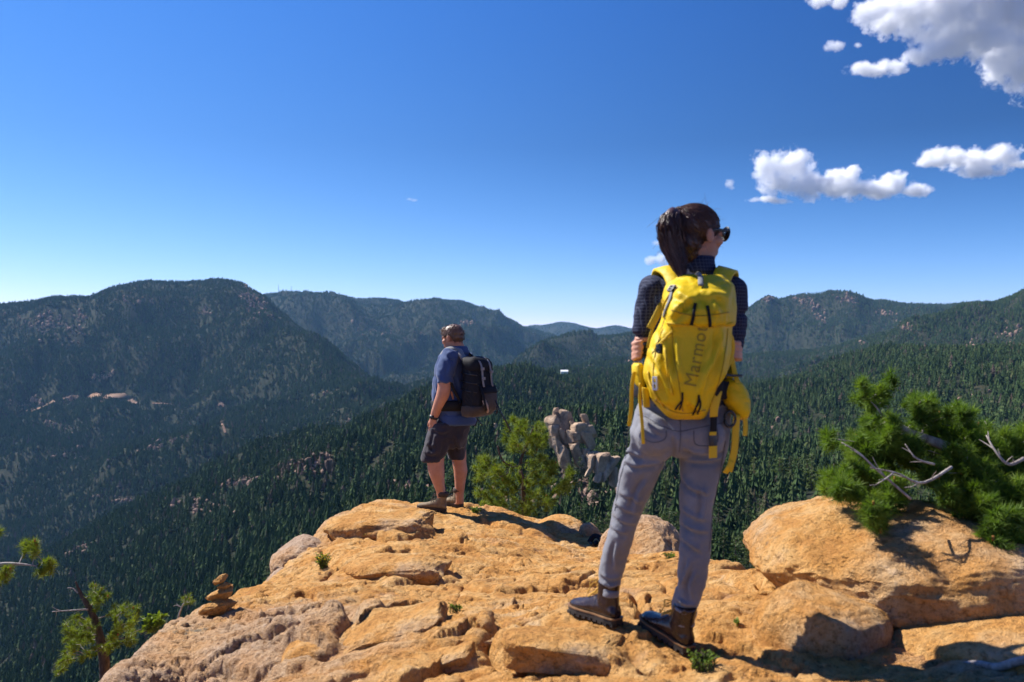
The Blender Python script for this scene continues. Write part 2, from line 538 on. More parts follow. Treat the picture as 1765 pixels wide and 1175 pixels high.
def terrain_hit(u, v, ymin=60.0):
    """where the sight line through a photograph point first meets the terrain"""
    y = np.exp(np.linspace(math.log(ymin), math.log(12400.0), 2500))
    x = (u - U0) / F * y
    z = terrain_z(x, y)
    below = (V0 - v) / F * y <= z
    k = np.argmax(below) if below.any() else len(y) - 1
    return Vector((x[k], y[k], z[k]))

# spurs and gullies that show on the slopes: line in photograph pixels, height, half width in metres
SPURS = [([(352, 540), (375, 556), (410, 572), (455, 598), (520, 636), (600, 678)], 78, 130), ([(180, 506), (215, 550), (270, 595), (330, 640), (400, 690)], 60, 150), ([(60, 528), (80, 570), (120, 620), (160, 670)], 45, 130),
         ([(262, 505), (300, 560), (350, 610), (420, 655)], -50, 130), ([(130, 530), (170, 590), (200, 640), (215, 675)], -45, 110), ([(395, 520), (430, 550), (470, 575)], -40, 90),
         ([(560, 514), (595, 560), (640, 605), (690, 648)], 90, 220), ([(490, 510), (530, 550), (575, 590)], 70, 190), ([(740, 522), (765, 565), (775, 610), (800, 645)], 90, 220), ([(650, 520), (680, 565), (715, 620), (730, 650)], -70, 200),
         ([(830, 536), (850, 575), (875, 615)], 70, 200), ([(1440, 512), (1405, 555), (1350, 605)], 70, 170), ([(1320, 516), (1312, 555), (1300, 600)], 55, 140), ([(1500, 522), (1470, 560), (1440, 600)], 55, 150),
         ([(1380, 516), (1360, 555), (1330, 600)], -55, 140), ([(1000, 584), (960, 605), (920, 632)], 40, 140), ([(1700, 532), (1640, 570), (1560, 600)], 40, 120), ([(300, 800), (360, 780), (430, 745), (500, 710)], 35, 110), ([(150, 850), (230, 800), (300, 760)], 35, 110),
         ([(560, 790), (620, 800), (680, 830)], -30, 70)]
for ln, hgt_, wd_ in SPURS:
    P_ = np.array([terrain_hit(a, b)[:] for a, b in spline(np.array(ln, float), 12)])
    lo_ = P_[:, :2].min(0) - 3 * wd_; hi_ = P_[:, :2].max(0) + 3 * wd_
    m_ = (XX > lo_[0]) & (XX < hi_[0]) & (YY > lo_[1]) & (YY < hi_[1])
    best = np.full(m_.sum(), 1e12); bt = np.zeros(m_.sum()); px, py = XX[m_], YY[m_]
    for k in range(len(P_) - 1):
        a, b = P_[k, :2], P_[k + 1, :2]; d = b - a
        t = np.clip(((px - a[0]) * d[0] + (py - a[1]) * d[1]) / (d @ d + 1e-9), 0, 1)
        q = np.hypot(px - a[0] - t * d[0], py - a[1] - t * d[1]); u_ = q < best
        best[u_] = q[u_]; bt[u_] = (k + t[u_]) / (len(P_) - 1)
    ZZ[m_] += hgt_ * np.exp(-(best / wd_) ** 1.4) * sstep(0.0, 0.25, bt) * sstep(1.0, 0.75, bt)

M = Mat('forest_floor')
vec = M.coord('Object')
n1 = M.noise(vec, 0.004, 5, 0.6); n2 = M.noise(vec, 0.05, 4, 0.6)
c = M.ramp(n2, [(0.3, (0.012, 0.017, 0.010)), (0.55, (0.022, 0.026, 0.016)), (0.8, (0.045, 0.038, 0.028))])
c = M.mix(M.ramp(n1, [(0.45, 0.0), (0.75, 0.35)]), c, (0.05, 0.055, 0.03))
n3 = M.noise(vec, 0.16, 5, 0.65)
c = M.mix(M.ramp(n3, [(0.52, 0.0), (0.68, 0.34)]), c, (0.115, 0.085, 0.052))
MAT_FLOOR = M.bsdf(c, 0.95, spec=0.05)
terr = link('mountain_terrain', mesh_np('mountain_terrain', np.stack([XX.ravel(), YY.ravel(), ZZ.ravel()], 1), grid_faces(NR, NU), MAT_FLOOR))
tag(terr, 'dark forested mountains and valley stretching to the horizon', kind='structure')

# ------------------------------------------------------------------ bare-rock areas, in photograph pixels: centre, half sizes, tilt, amount
SCREES = [(105, 565, 55, 26, 0.5, 60), (60, 560, 60, 20, 0.4, 30), (140, 548, 12, 14, 0.9, 10), (175, 650, 24, 9, -0.4, 18), (272, 768, 34, 9, -0.55, 26),
          (100, 735, 40, 9, 0.4, 16), (130, 785, 50, 20, 0.4, 18), (430, 508, 14, 22, 1.0, 40), (445, 530, 26, 22, 0.6, 30), (355, 540, 14, 6, 0.2, 10),
          (230, 518, 50, 12, 0.1, 16), (520, 810, 60, 22, -0.5, 60), (410, 835, 26, 8, -0.3, 20), (340, 870, 80, 22, 0.1, 46), (200, 862, 40, 7, 0.1, 16),
          (620, 560, 40, 20, 0.5, 10), (810, 558, 14, 5, -0.2, 14), (455, 775, 12, 10, 0.2, 8), (700, 575, 50, 20, 0.3, 12), (1100, 625, 20, 6, 0.2, 8),
          (1322, 516, 12, 6, 0.2, 16), (1395, 525, 26, 12, 0.45, 44), (1460, 518, 22, 10, 0.5, 22), (1415, 550, 12, 8, 0.7, 14), (1525, 543, 20, 6, 0.1, 16),
          (1560, 565, 20, 8, 0.3, 10), (1485, 592, 8, 4, 0, 6), (1745, 580, 26, 24, 0.3, 18), (1680, 600, 40, 10, 0.1, 14), (1690, 690, 40, 10, 0, 6),
          (720, 850, 30, 24, 0.2, 40), (690, 715, 12, 5, -0.3, 6), (560, 680, 20, 5, -0.3, 5), (1400, 740, 60, 40, 0, 6), (770, 690, 60, 8, 0.0, 6),
          (880, 860, 60, 18, 0, 24), (1000, 850, 50, 30, 0, 26), (1060, 870, 40, 20, 0.2, 16), (40, 700, 40, 10, -0.2, 16), (120, 690, 20, 4, -0.3, 12),
          (320, 755, 12, 6, 0.3, 6), (440, 830, 30, 8, -0.4, 14), (600, 720, 40, 16, 0.1, 6)]
ROADS = [[(56, 709), (66, 705), (80, 700), (91, 695)], [(110, 689), (118, 687), (134, 686)], [(150, 687), (190, 688), (229, 690)], [(222, 690), (229, 694), (236, 696)], [(262, 697), (280, 697), (298, 698)], [(376, 698), (382, 699), (386, 701)], [(381, 728), (385, 738), (388, 748)]]
road_pts = []
for rd in ROADS:
    p = spline(np.array(rd), 14)
    road_pts.append([terrain_hit(a, b) for a, b in p])

# bare patches on the ground under the rocks
scree_pos = []
for (cu, cv, su, sv, tl, n) in SCREES:
    for _ in range(int(n * 4.5)):
        a, b = rng.normal(0, 0.5, 2)
        u = cu + a * su - 0 * b; v = cv + b * sv + a * su * tl * 0.6
        h = terrain_hit(u, v)
        if h.y < 9000: scree_pos.append((h.x, h.y, h.z, rng.random()))
scree_pos = np.array(scree_pos)
# ------------------------------------------------------------------ trees
M = Mat('conifer_needles_far')
oi = M.n('ShaderNodeObjectInfo')
c = M.ramp(oi.outputs['Random'], [(0.0, (0.026, 0.048, 0.018)), (0.35, (0.045, 0.080, 0.026)), (0.7, (0.062, 0.100, 0.031)), (0.93, (0.085, 0.11, 0.040)), (0.97, (0.12, 0.085, 0.06)), (1.0, (0.13, 0.10, 0.08))])
MAT_FAR = M.bsdf(c, 0.8, spec=0.1)
MAT_NEAR = leafy('conifer_needles', (0.022, 0.040, 0.013), (0.05, 0.085, 0.022), (0.10, 0.135, 0.035), 0.22, True, 0.5)
M = Mat('conifer_bark')
vec = M.coord('Object', (1, 1, 0.25))
n = M.noise(vec, 14, 4)
MAT_BARK = M.bsdf(M.ramp(n, [(0.3, (0.05, 0.035, 0.025)), (0.7, (0.16, 0.11, 0.08))]), 0.9, M.bump(n, 0.6, 0.02))

def far_conifer(seed, slim=0.17, whorls=5, pts=7):
    r = random.Random(seed)
    v = []; t = []
    for w in range(whorls):
        a = w / whorls
        z0 = 0.06 + 0.94 * a - 0.03; z1 = min(1.0, z0 + 1.25 * 0.94 / whorls + 0.05)
        if w == whorls - 1: z1 = 1.0
        rad = slim * (1 - a) ** 0.8 + 0.02
        b = len(v)
        v.append((r.uniform(-.01, .01), r.uniform(-.01, .01), z1))
        off = r.random() * 6
        for k in range(2 * pts):
            q = rad * (r.uniform(0.75, 1.25) if k % 2 == 0 else r.uniform(0.4, 0.6))
            ang = off + math.pi * k / pts
            v.append((q * math.cos(ang), q * math.sin(ang), z0 + (0 if k % 2 == 0 else 0.05) + r.uniform(-.02, .02)))
        for k in range(2 * pts):
            t.append((b, b + 1 + k, b + 1 + (k + 1) % (2 * pts)))
    return np.array(v), np.array(t)

def near_conifer(seed, kind):
    """crown (leaf-sized tufts along drooping limbs) and trunk, height 1"""
    r = random.Random(seed)
    cv = MB(); tr = MB()
    lean = r.uniform(-.02, .02)
    tr.tube([(0, 0, -0.04), (lean * .5, 0, 0.45), (lean, 0, 0.96)], [0.022, 0.014, 0.003], 6)
    n = 46 if kind == 0 else 34
    for k in range(n):
        a = (k + r.random()) / n
        z = (0.10 if kind == 0 else 0.25) + (0.88 if kind == 0 else 0.72) * a
        if kind == 0: L = 0.20 * (1 - a) ** 0.75 + 0.025
        else: L = 0.20 * math.sin(math.pi * min(1, (1 - a) * 0.8 + 0.14)) * r.uniform(0.6, 1.2) + 0.02
        L *= r.uniform(0.65, 1.2)
        ang = k * 2.39996 + r.uniform(-.5, .5)
        droop = (-0.25 if kind == 0 else 0.12) + r.uniform(-.2, .25)
        d = np.array([math.cos(ang), math.sin(ang), droop]); 
        p0 = np.array([lean * z, 0, z])
        tr.tube([p0, p0 + d * L * .9], [0.005, 0.0015], 3, cap=False)
        m = max(2, int(L / 0.024))
        for q in range(m):
            f = (q + 0.7) / m
            p = p0 + d * L * f
            for s in range(3 if kind == 0 else 4):
                side = np.array([-d[1], d[0], 0]) * r.uniform(-1, 1) + np.array([0, 0, r.uniform(-.35, .5)]) + d * r.uniform(-.1, .9)
                side /= np.linalg.norm(side) + 1e-9
                ln = r.uniform(0.028, 0.05); wd = ln * r.uniform(0.28, 0.42)
                w = np.cross(side, (r.uniform(-1, 1), r.uniform(-1, 1), r.uniform(-1, 1))); w /= np.linalg.norm(w) + 1e-9
                cv.add([p, p + side * ln * .55 + w * wd, p + side * ln, p + side * ln * .55 - w * wd], [[0, 1, 2, 3]])
    return cv.mesh('crown', MAT_NEAR, False), tr.mesh('trunk', MAT_BARK)

# candidates over the fan, thinned to a natural density, hidden slopes skipped
N1, N2 = 620000, 780000
NC = N1 + N2
cu = rng.uniform(-330, 2100, NC)
cy = np.concatenate([np.exp(rng.uniform(math.log(130), math.log(1600), N1)), np.exp(rng.uniform(math.log(1600), math.log(9800), N2))])
cx = (cu - U0) / F * cy
cz = terrain_z(cx, cy)
dens_c = np.where(cy < 1600, N1 / math.log(1600 / 130), N2 / math.log(9800 / 1600)) / (2430 / F * cy ** 2)
want = np.where(cy < 350, 0.055, 0.062)
keep = rng.random(NC) < np.clip(want / dens_c, 0, 1)
patch = fbm2(cx / 60, cy / 60, 3, 77) + 0.5 * fbm2(cx / 300, cy / 300, 2, 78)
keep &= rng.random(NC) < np.clip(0.80 + 1.1 * patch, 0.12, 1)
# horizon test
tanz = ZZ / YY
run = np.maximum.accumulate(tanz, 0)
fu = np.clip((cu - ug[0]) / (ug[-1] - ug[0]) * (NU - 1), 0, NU - 1).astype(int)
fr = np.clip((np.log(cy) - LOGY0) / (LOGY1 - LOGY0) * (NR - 1), 0, NR - 1).astype(int)
hgt = np.where(rng.random(NC) < 0.12, rng.uniform(11, 15, NC), rng.uniform(6, 11.5, NC)) * np.where(cy < 300, 0.75, 1.0)
keep &= (cz + hgt + 8 + cy * 0.004) / cy > run[fr, fu] - 0.001
# clear the bare rock and the road
from mathutils.kdtree import KDTree
kd = KDTree(len(scree_pos) + sum(len(r) for r in road_pts)); 
for i, s in enumerate(scree_pos): kd.insert((s[0], s[1], 0), i)
kk = len(scree_pos)
for r in road_pts:
    for p in r: kd.insert((p.x, p.y, 0), kk); kk += 1
kd.balance()
idx = np.nonzero(keep)[0]
rr_ = rng.random(len(idx))
for q, i in enumerate(idx):
    _, j, d = kd.find((cx[i], cy[i], 0))
    if j >= len(scree_pos):
        if d < 9: keep[i] = False
    elif d < 3 + cy[i] * 0.0014 and rr_[q] < 0.55: keep[i] = False
idx = np.nonzero(keep)[0]
# the largest in view become single trees
inview = (cu[idx] > -20) & (cu[idx] < 1785) & ((V0 - (cz[idx] + hgt[idx]) / cy[idx] * F) < 1010)
app = np.where(inview, hgt[idx] / cy[idx], 0)
order = np.argsort(-app)
NEAR = idx[order[:290]]
FAR = idx[order[290:]]
print('trees', len(NEAR), len(FAR))

crowns = [near_conifer(s, 0 if s % 3 else 1) for s in range(6)]
for q, i in enumerate(NEAR):
    cm, tm = crowns[rng.integers(0, 6)]
    d = cy[i]
    h = float(hgt[i]); wdt = h * rng.uniform(0.85, 1.2)
    u_ = float(cu[i])
    lab, grp = next((l, g) for lim, l, g in ((620, 'dark conifer on the steep slope left of the rock', 'conifers left of the rock'), (830, 'slender conifer on the slope behind the legs of the man', 'conifers behind the man'),
                    (1060, 'conifer around the tan crag and the young pine', 'conifers around the tan crag'), (1240, 'conifer seen behind the legs of the woman', 'conifers behind the woman'),
                    (1420, 'conifer on the wooded slope between the woman and the big boulder', 'conifers right of the woman'), (9999, 'conifer on the slope behind the dark bushy pine', 'conifers behind the bushy pine')) if u_ < lim)
    t = thing('conifer_tree', lab, 'tree', (cx[i], cy[i], cz[i] - 0.3), grp)
    t.scale = (wdt, wdt, h); t.rotation_euler = (0, 0, rng.uniform(0, 6.28))
    o = bpy.data.objects.new('crown', cm); COL.objects.link(o); o.parent = t
    o = bpy.data.objects.new('trunk', tm); COL.objects.link(o); o.parent = t

# the wood beyond: one object, its trees instanced from templates kept in the same mesh
fm_v = []; fm_t = []; fm_k = []; nb = 0
tmpl = [far_conifer(1, 0.16, 5), far_conifer(2, 0.2, 5), far_conifer(3, 0.14, 6), far_conifer(4, 0.24, 4), far_conifer(5, 0.10, 4, 5)]
for k, (v, t) in enumerate(tmpl):
    fm_v.append(v); fm_t.append(t + nb); fm_k += [k] * len(v); nb += len(v)
pts = np.stack([cx[FAR], cy[FAR], cz[FAR] - 0.4], 1)
me = mesh_np('forest', np.concatenate(fm_v + [pts]), np.concatenate(fm_t), MAT_FAR, False)
kinds = np.concatenate([np.array(fm_k), np.full(len(pts), -1)])
a = me.attributes.new('tree_kind', 'INT', 'POINT'); a.data.foreach_set('value', kinds.astype(np.int32))
hh = hgt[FAR] * np.where(cy[FAR] > 3500, 1.25, 1.0)
sc = np.zeros((len(kinds), 3), np.float32); sc[nb:, 2] = hh; w_ = hh * rng.uniform(1.0, 1.75, len(hh)); sc[nb:, 0] = w_; sc[nb:, 1] = w_
a = me.attributes.new('tree_scale', 'FLOAT_VECTOR', 'POINT'); a.data.foreach_set('vector', sc.ravel())
ro = np.zeros((len(kinds), 3), np.float32); ro[nb:, 2] = rng.uniform(0, 6.28, len(hh))
a = me.attributes.new('tree_turn', 'FLOAT_VECTOR', 'POINT'); a.data.foreach_set('vector', ro.ravel())
pk = np.zeros(len(kinds), np.int32); pk[nb:] = rng.choice(5, len(hh), p=[.3, .27, .2, .18, .05])
a = me.attributes.new('tree_pick', 'INT', 'POINT'); a.data.foreach_set('value', pk)
forest = link('forest', me)
tag(forest, 'dense dark conifer forest covering the valley and mountain slopes', 'forest', None, 'stuff')
ng = bpy.data.node_groups.new('forest', 'GeometryNodeTree')
ng.interface.new_socket('Geometry', in_out='INPUT', socket_type='NodeSocketGeometry')
ng.interface.new_socket('Geometry', in_out='OUTPUT', socket_type='NodeSocketGeometry')
N = ng.nodes; Lk = ng.links
gi = N.new('NodeGroupInput'); go = N.new('NodeGroupOutput')
def named(n, t):
    x = N.new('GeometryNodeInputNamedAttribute'); x.data_type = t; x.inputs['Name'].default_value = n; return x.outputs['Attribute']
kind_a = named('tree_kind', 'INT')
g2i = N.new('GeometryNodeGeometryToInstance')
def sep(k):
    cmp_ = N.new('FunctionNodeCompare'); cmp_.data_type = 'INT'; cmp_.operation = 'EQUAL'
    Lk.new(kind_a, cmp_.inputs[2]); cmp_.inputs[3].default_value = k
    s = N.new('GeometryNodeSeparateGeometry'); s.domain = 'POINT'
    Lk.new(gi.outputs[0], s.inputs['Geometry']); Lk.new(cmp_.outputs[0], s.inputs['Selection'])
    return s.outputs['Selection']
for k in reversed(range(5)):
    Lk.new(sep(k), g2i.inputs[0])
m2p = N.new('GeometryNodeMeshToPoints'); Lk.new(sep(-1), m2p.inputs['Mesh'])
iop = N.new('GeometryNodeInstanceOnPoints'); iop.inputs['Pick Instance'].default_value = True
Lk.new(m2p.outputs[0], iop.inputs['Points']); Lk.new(g2i.outputs[0], iop.inputs['Instance'])
Lk.new(named('tree_pick', 'INT'), iop.inputs['Instance Index'])
e2r = N.new('FunctionNodeEulerToRotation'); Lk.new(named('tree_turn', 'FLOAT_VECTOR'), e2r.inputs[0]); Lk.new(e2r.outputs[0], iop.inputs['Rotation'])
Lk.new(named('tree_scale', 'FLOAT_VECTOR'), iop.inputs['Scale'])
Lk.new(iop.outputs[0], go.inputs[0])
md = forest.modifiers.new('instances', 'NODES'); md.node_group = ng

# ------------------------------------------------------------------ rock on the far slopes
def rock_mesh(name, mat, seed, sub_=3, amp=0.35, planes=7, stretch=(1, 1, 1), freq=1.4, smooth=False, clip=0.72, rough=0.06):
    bm = bmesh.new(); bmesh.ops.create_icosphere(bm, subdivisions=sub_, radius=1.0)
    me = bpy.data.meshes.new(name); bm.to_mesh(me); bm.free()
    co = vco(me); r = np.random.default_rng(seed)
    o = r.uniform(-50, 50, 3)
    d = 1 + amp * fbm3(co + o, 4, seed, 0.5, freq)
    p = co * d[:, None]
    for _ in range(planes):
        n = r.normal(0, 1, 3); n /= np.linalg.norm(n); h = r.uniform(clip, clip + 0.2)
        e = p @ n - h
        p = p - np.where(e > 0, e * 0.9, 0)[:, None] * n
    p = p + co * (rough * fbm3(co + o, 4, seed + 3, 0.6, freq * 4))[:, None]
    p = p * np.array(stretch)
    setco(me, p); me.materials.append(mat)
    me.polygons.foreach_set('use_smooth', np.full(len(me.polygons), smooth, bool))
    return me

M = Mat('far_granite')
vec = M.coord('Object'); oi = M.n('ShaderNodeObjectInfo')
n = M.noise(vec, 2.5, 5, 0.65)
c = M.ramp(n, [(0.3, (0.12, 0.08, 0.06)), (0.5, (0.27, 0.18, 0.135)), (0.75, (0.40, 0.30, 0.235))])
c = M.mix(M.math('MULTIPLY', oi.outputs['Random'], 0.55), c, (0.30, 0.16, 0.10))
MAT_FARROCK = M.bsdf(c, 0.9, M.bump(n, 0.8, 0.15), 0.1)
rv = []; rt = []; nb = 0
protos = [rock_mesh('tmp_rock', MAT_FARROCK, 40 + k, 2, 0.75, 7, freq=2.2, clip=0.5) for k in range(5)]
pd = []
for m_ in protos:
    tri = np.array([list(p.vertices) for p in m_.polygons]); pd.append((vco(m_), tri))
for (x, y, z, q) in scree_pos:
    if rng.random() > 0.62: continue
    v, t = pd[rng.integers(0, 5)]
    s = (0.9 + 3.6 * q ** 3) * (0.45 + y / 2600)
    a = rng.uniform(0, 6.28); ca, sa = math.cos(a), math.sin(a)
    vv = v * np.array([s * rng.uniform(.7, 1.3), s * rng.uniform(.7, 1.2), s * rng.uniform(.8, 1.9)])
    vv = np.stack([vv[:, 0] * ca - vv[:, 1] * sa, vv[:, 0] * sa + vv[:, 1] * ca, vv[:, 2]], 1) + (x, y, z + s * 0.3)
    rv.append(vv); rt.append(t + nb); nb += len(v)
orock = link('scattered_rocks', mesh_np('scattered_rocks', np.concatenate(rv), np.concatenate(rt), MAT_FARROCK, False))
tag(orock, 'pale broken rock showing between the trees on the slopes', 'rocks', None, 'stuff')

# larger crags, each a thing: angular blocks split by joints
M = Mat('crag_granite')
vec = M.coord('Object', (1, 1, 0.6))
n = M.noise(vec, 0.35, 6, 0.65); n2 = M.noise(vec, 2.0, 5, 0.7)
c = M.ramp(n, [(0.3, (0.13, 0.085, 0.058)), (0.5, (0.40, 0.28, 0.185)), (0.72, (0.54, 0.40, 0.28))])
c = M.mix(M.ramp(n2, [(0.25, 0.75), (0.5, 0.0)]), c, (0.09, 0.07, 0.06))
MAT_CRAG = M.bsdf(c, 0.9, M.bump(M.mix(0.5, n, n2), 0.9, 0.5), 0.15)
def crag(label, seed, blocks, y=None, ymin=200, lean=0.12, mat=None):
    u0 = sum(b_[0] for b_ in blocks) / len(blocks); v0 = max(b_[1] + b_[3] for b_ in blocks)
    h = terrain_hit(u0, v0 - 2, ymin)
    if y is not None: h = W(u0, v0, y); h.z = float(terrain_z(h.x, h.y))
    s = h.y / F; r = np.random.default_rng(seed)
    o = thing('rock_crag', label, 'crag', (h.x, h.y, h.z))
    for k, blk in enumerate(blocks):
        u, v, hw, hh = blk[:4]
        m_ = rock_mesh('rock_block', mat or MAT_CRAG, seed * 13 + k, 4 if hw > 8 and y is not None else 3, 0.22, 12, (1, 1, 1), 1.6, False, 0.56, 0.10)
        p = vco(m_); p = np.sign(p) * np.abs(p) ** 0.38; p /= np.abs(p).max(0)
        for _ in range(7):                       # fracture planes
            nv = r.normal(0, 1, 3) * (1, 1, .7); nv /= np.linalg.norm(nv); e = p @ nv - r.uniform(.62, .95)
            p = p - np.where(e > 0, e, 0)[:, None] * nv
        p = p + 0.07 * np.stack([fbm3(p + q_, 4, seed + k, .65, 3.0) for q_ in (0, 9, 18)], 1)
        p = p * (hw * s * .85, hw * s * r.uniform(.7, 1.0), hh * s)
        tl = lean + r.uniform(-.3, .3); p[:, 0] -= p[:, 2] * tl
        yb = h.y if y is not None else terrain_hit(u, v + hh * .5, ymin).y
        c_ = np.array(W(u, v, yb + r.uniform(-.5, .5) * hw * s + (blk[4] if len(blk) > 4 else 0)))
        yw = r.uniform(.3, .8); p = np.stack([p[:, 0] * math.cos(yw) - p[:, 1] * math.sin(yw), p[:, 0] * math.sin(yw) + p[:, 1] * math.cos(yw), p[:, 2]], 1)
        setco(m_, p + c_ - np.array(h))
        sub('rock_block', m_, o)
    return o
def heap(poly, n, y, seed, big=15, small=7):
    """blocks of many sizes filling an outline, the higher ones set further back"""
    r = np.random.default_rng(seed); P = np.array(poly, float); out = []
    v1 = P[:, 1].max()
    def inside(px, py):
        c = False
        for k in range(len(P)):
            a, b = P[k], P[(k + 1) % len(P)]
            if (a[1] > py) != (b[1] > py) and px < (b[0] - a[0]) * (py - a[1]) / (b[1] - a[1]) + a[0]: c = not c
        return c
    while len(out) < n:
        u, v = r.uniform(P[:, 0].min(), P[:, 0].max()), r.uniform(P[:, 1].min(), v1)
        if inside(u, v):
            q = big if len(out) < n * .4 else small
            out.append((u, v, q * r.uniform(.6, 1.1), q * r.uniform(.7, 1.6), (v1 - v) * y / F * .55 - q * .1))
    return out
crag('tan granite pinnacle rising above the trees behind the young pine', 3, heap([(942, 750), (950, 716), (966, 708), (982, 714), (986, 740), (982, 792), (944, 790)], 16, 330, 3, 18, 9), 330, lean=.3)
crag('broken tan granite crag with a shaded hollow, standing right of the pinnacle', 5, heap([(988, 724), (1004, 716), (1018, 740), (1026, 766), (1036, 796), (1000, 812), (988, 780)], 20, 325, 5, 17, 8), 325, lean=.3)
crag('pale grey split boulder crag below the pinnacle, behind the woman', 8, [(1036, 798, 15, 20), (1050, 806, 13, 26), (1022, 795, 9, 12), (1016, 812, 7, 9), (1032, 822, 11, 10), (1058, 822, 9, 18)], 235, lean=-.2)
M = Mat('dark_crag_granite')
n = M.noise(M.coord('Object', (1, 1, .6)), 0.2, 6, 0.65)
MAT_CRAG2 = M.bsdf(M.ramp(n, [(.3, (0.05, 0.035, 0.028)), (.5, (0.14, 0.095, 0.07)), (.72, (0.30, 0.21, 0.15))]), .9, M.bump(n, .9, .8), .1)
def broken(pts, n, hw, hh, seed):
    P = spline(np.array(pts, float), 60); r = np.random.default_rng(seed)
    return [(*(P[int(q * 59)] + r.normal(0, (2, hh * .35))), hw * r.uniform(.5, 1.2), hh * r.uniform(.5, 1.1)) for q in r.uniform(0, 1, n)]
crag('long dark cliff on the wooded spur, left of the man', 12, broken([(478, 822), (505, 808), (530, 800), (556, 792), (572, 806)], 34, 7, 13, 1), None, mat=MAT_CRAG2)
crag('small tan crag on the spur crest, left of the long dark cliff', 15, broken([(394, 832), (412, 827), (434, 832)], 11, 6, 6, 2), None, mat=MAT_CRAG2)
crag('shadowed reddish crag at the lower left end of the spur', 18, broken([(118, 962), (135, 950), (150, 943), (162, 938)], 13, 7, 8, 3), None, mat=MAT_CRAG2)
crag('reddish boulders half hidden behind the young pine', 21, [(846, 748, 9, 14), (858, 742, 8, 14), (868, 752, 7, 12)], None, lean=.2)
# road cut and dirt road on the left mountain
M = Mat('dirt_road')
n = M.noise(M.coord('Object'), 0.05, 4)
MAT_ROAD = M.bsdf(M.ramp(n, [(0.3, (0.17, 0.10, 0.07)), (0.7, (0.31, 0.21, 0.15))]), 0.95, spec=0.05)
bm = MB()
for rd, wdt in zip(road_pts, (7, 5, 5, 8, 3, 4, 3)):
    P = np.array([[p.x, p.y, p.z] for p in rd])
    n = len(P)
    for k in range(n - 1):
        t = P[k + 1] - P[k]
        if np.linalg.norm(t[:2]) > 260: continue
        s = np.array([-t[1], t[0], 0]); s /= np.linalg.norm(s) + 1e-9
        v = []
        for q in (P[k], P[k + 1]):
            for e in (-1, 1):
                a = q + s * wdt * e * 0.8
                v.append((a[0], a[1], max(float(terrain_z(a[0], a[1])), q[2] - 3) + 2.0))
        bm.add(v, [[0, 1, 3, 2]])
ro_ = link('dirt_road', bm.mesh('dirt_road', MAT_ROAD)); tag(ro_, 'pale dirt road cut across the foot of the left mountain', kind='structure')
# the scar above and below the road
bm = MB()
for poly in ([(150, 686), (163, 678), (190, 681), (215, 680), (230, 689), (200, 691), (180, 703), (168, 694)],):
    P = np.array([list(terrain_hit(a, b)) for a, b in poly])
    c_ = P.mean(0); c_[2] = terrain_z(c_[0], c_[1])
    k = len(P)
    rings = []
    for f in np.linspace(1, 0.05, 7):
        q = c_ + (P - c_) * f; q[:, 2] = terrain_z(q[:, 0], q[:, 1]) + 3.0; rings.append(q)
    bm.rings(rings)
sc_ = link('road_cut', bm.mesh('road_cut', MAT_ROAD)); tag(sc_, 'bare reddish earth cut above the dirt road', kind='structure')

# radio masts on the far ridge and the pale house in the valley
M = Mat('mast_steel'); MAT_MAST = M.bsdf((0.25, 0.25, 0.27), 0.6)
for (u, v, hp, lb) in ((480, 506, 15, 'tallest radio mast, leftmost on the distant ridge'), (487, 506, 9, 'short radio mast just right of the tallest one'), (502, 506, 16, 'radio mast with bare gap to either side on the distant ridge'), (516, 507, 9, 'rightmost short radio mast on the distant ridge')):
    y = 5480.0; b = W(u, v, y); b.z = float(terrain_z(b.x, b.y)); s = y / F
    t = thing('radio_mast', lb, 'mast', b, 'radio masts on the ridge')
    m_ = MB(); H = hp * s
    for k in range(3):
        a = k * 2.094; m_.tube([(math.cos(a) * 2.2, math.sin(a) * 2.2, -4), (math.cos(a) * 0.9, math.sin(a) * 0.9, H)], 0.45, 4)
    for q in range(12):
        z = H * q / 12
        m_.tube([(2.0, 0, z), (-1.2, 1.8, z + H / 12)], 0.25, 4)
    o = sub('lattice', m_.mesh('lattice', MAT_MAST), t)
    m_ = MB(); m_.tube([(0, 0, H), (0, 0, H * 1.12)], 0.3, 5); sub('antenna', m_.mesh('antenna', MAT_MAST), t)
h = terrain_hit(972, 652)
M = Mat('white_paint'); MAT_WHITE = M.bsdf((0.78, 0.77, 0.74), 0.6)
t = thing('house', 'tiny white long building among the trees in the valley', 'house', h)
m_ = MB(); s = h.y / F; m_.box((0, -12, 11), (6 * s, 4, 1.8)); sub('wall', m_.mesh('wall', MAT_WHITE, False), t)
m_ = MB(); m_.add([(-6.3 * s, -17, 13), (6.3 * s, -17, 13), (6.3 * s, -12, 16), (-6.3 * s, -12, 16), (-6.3 * s, -7, 13), (6.3 * s, -7, 13)], [[0, 1, 2, 3], [3, 2, 5, 4]], [[0, 3, 4], [1, 5, 2]])
sub('roof', m_.mesh('roof', MAT_WHITE, False), t)
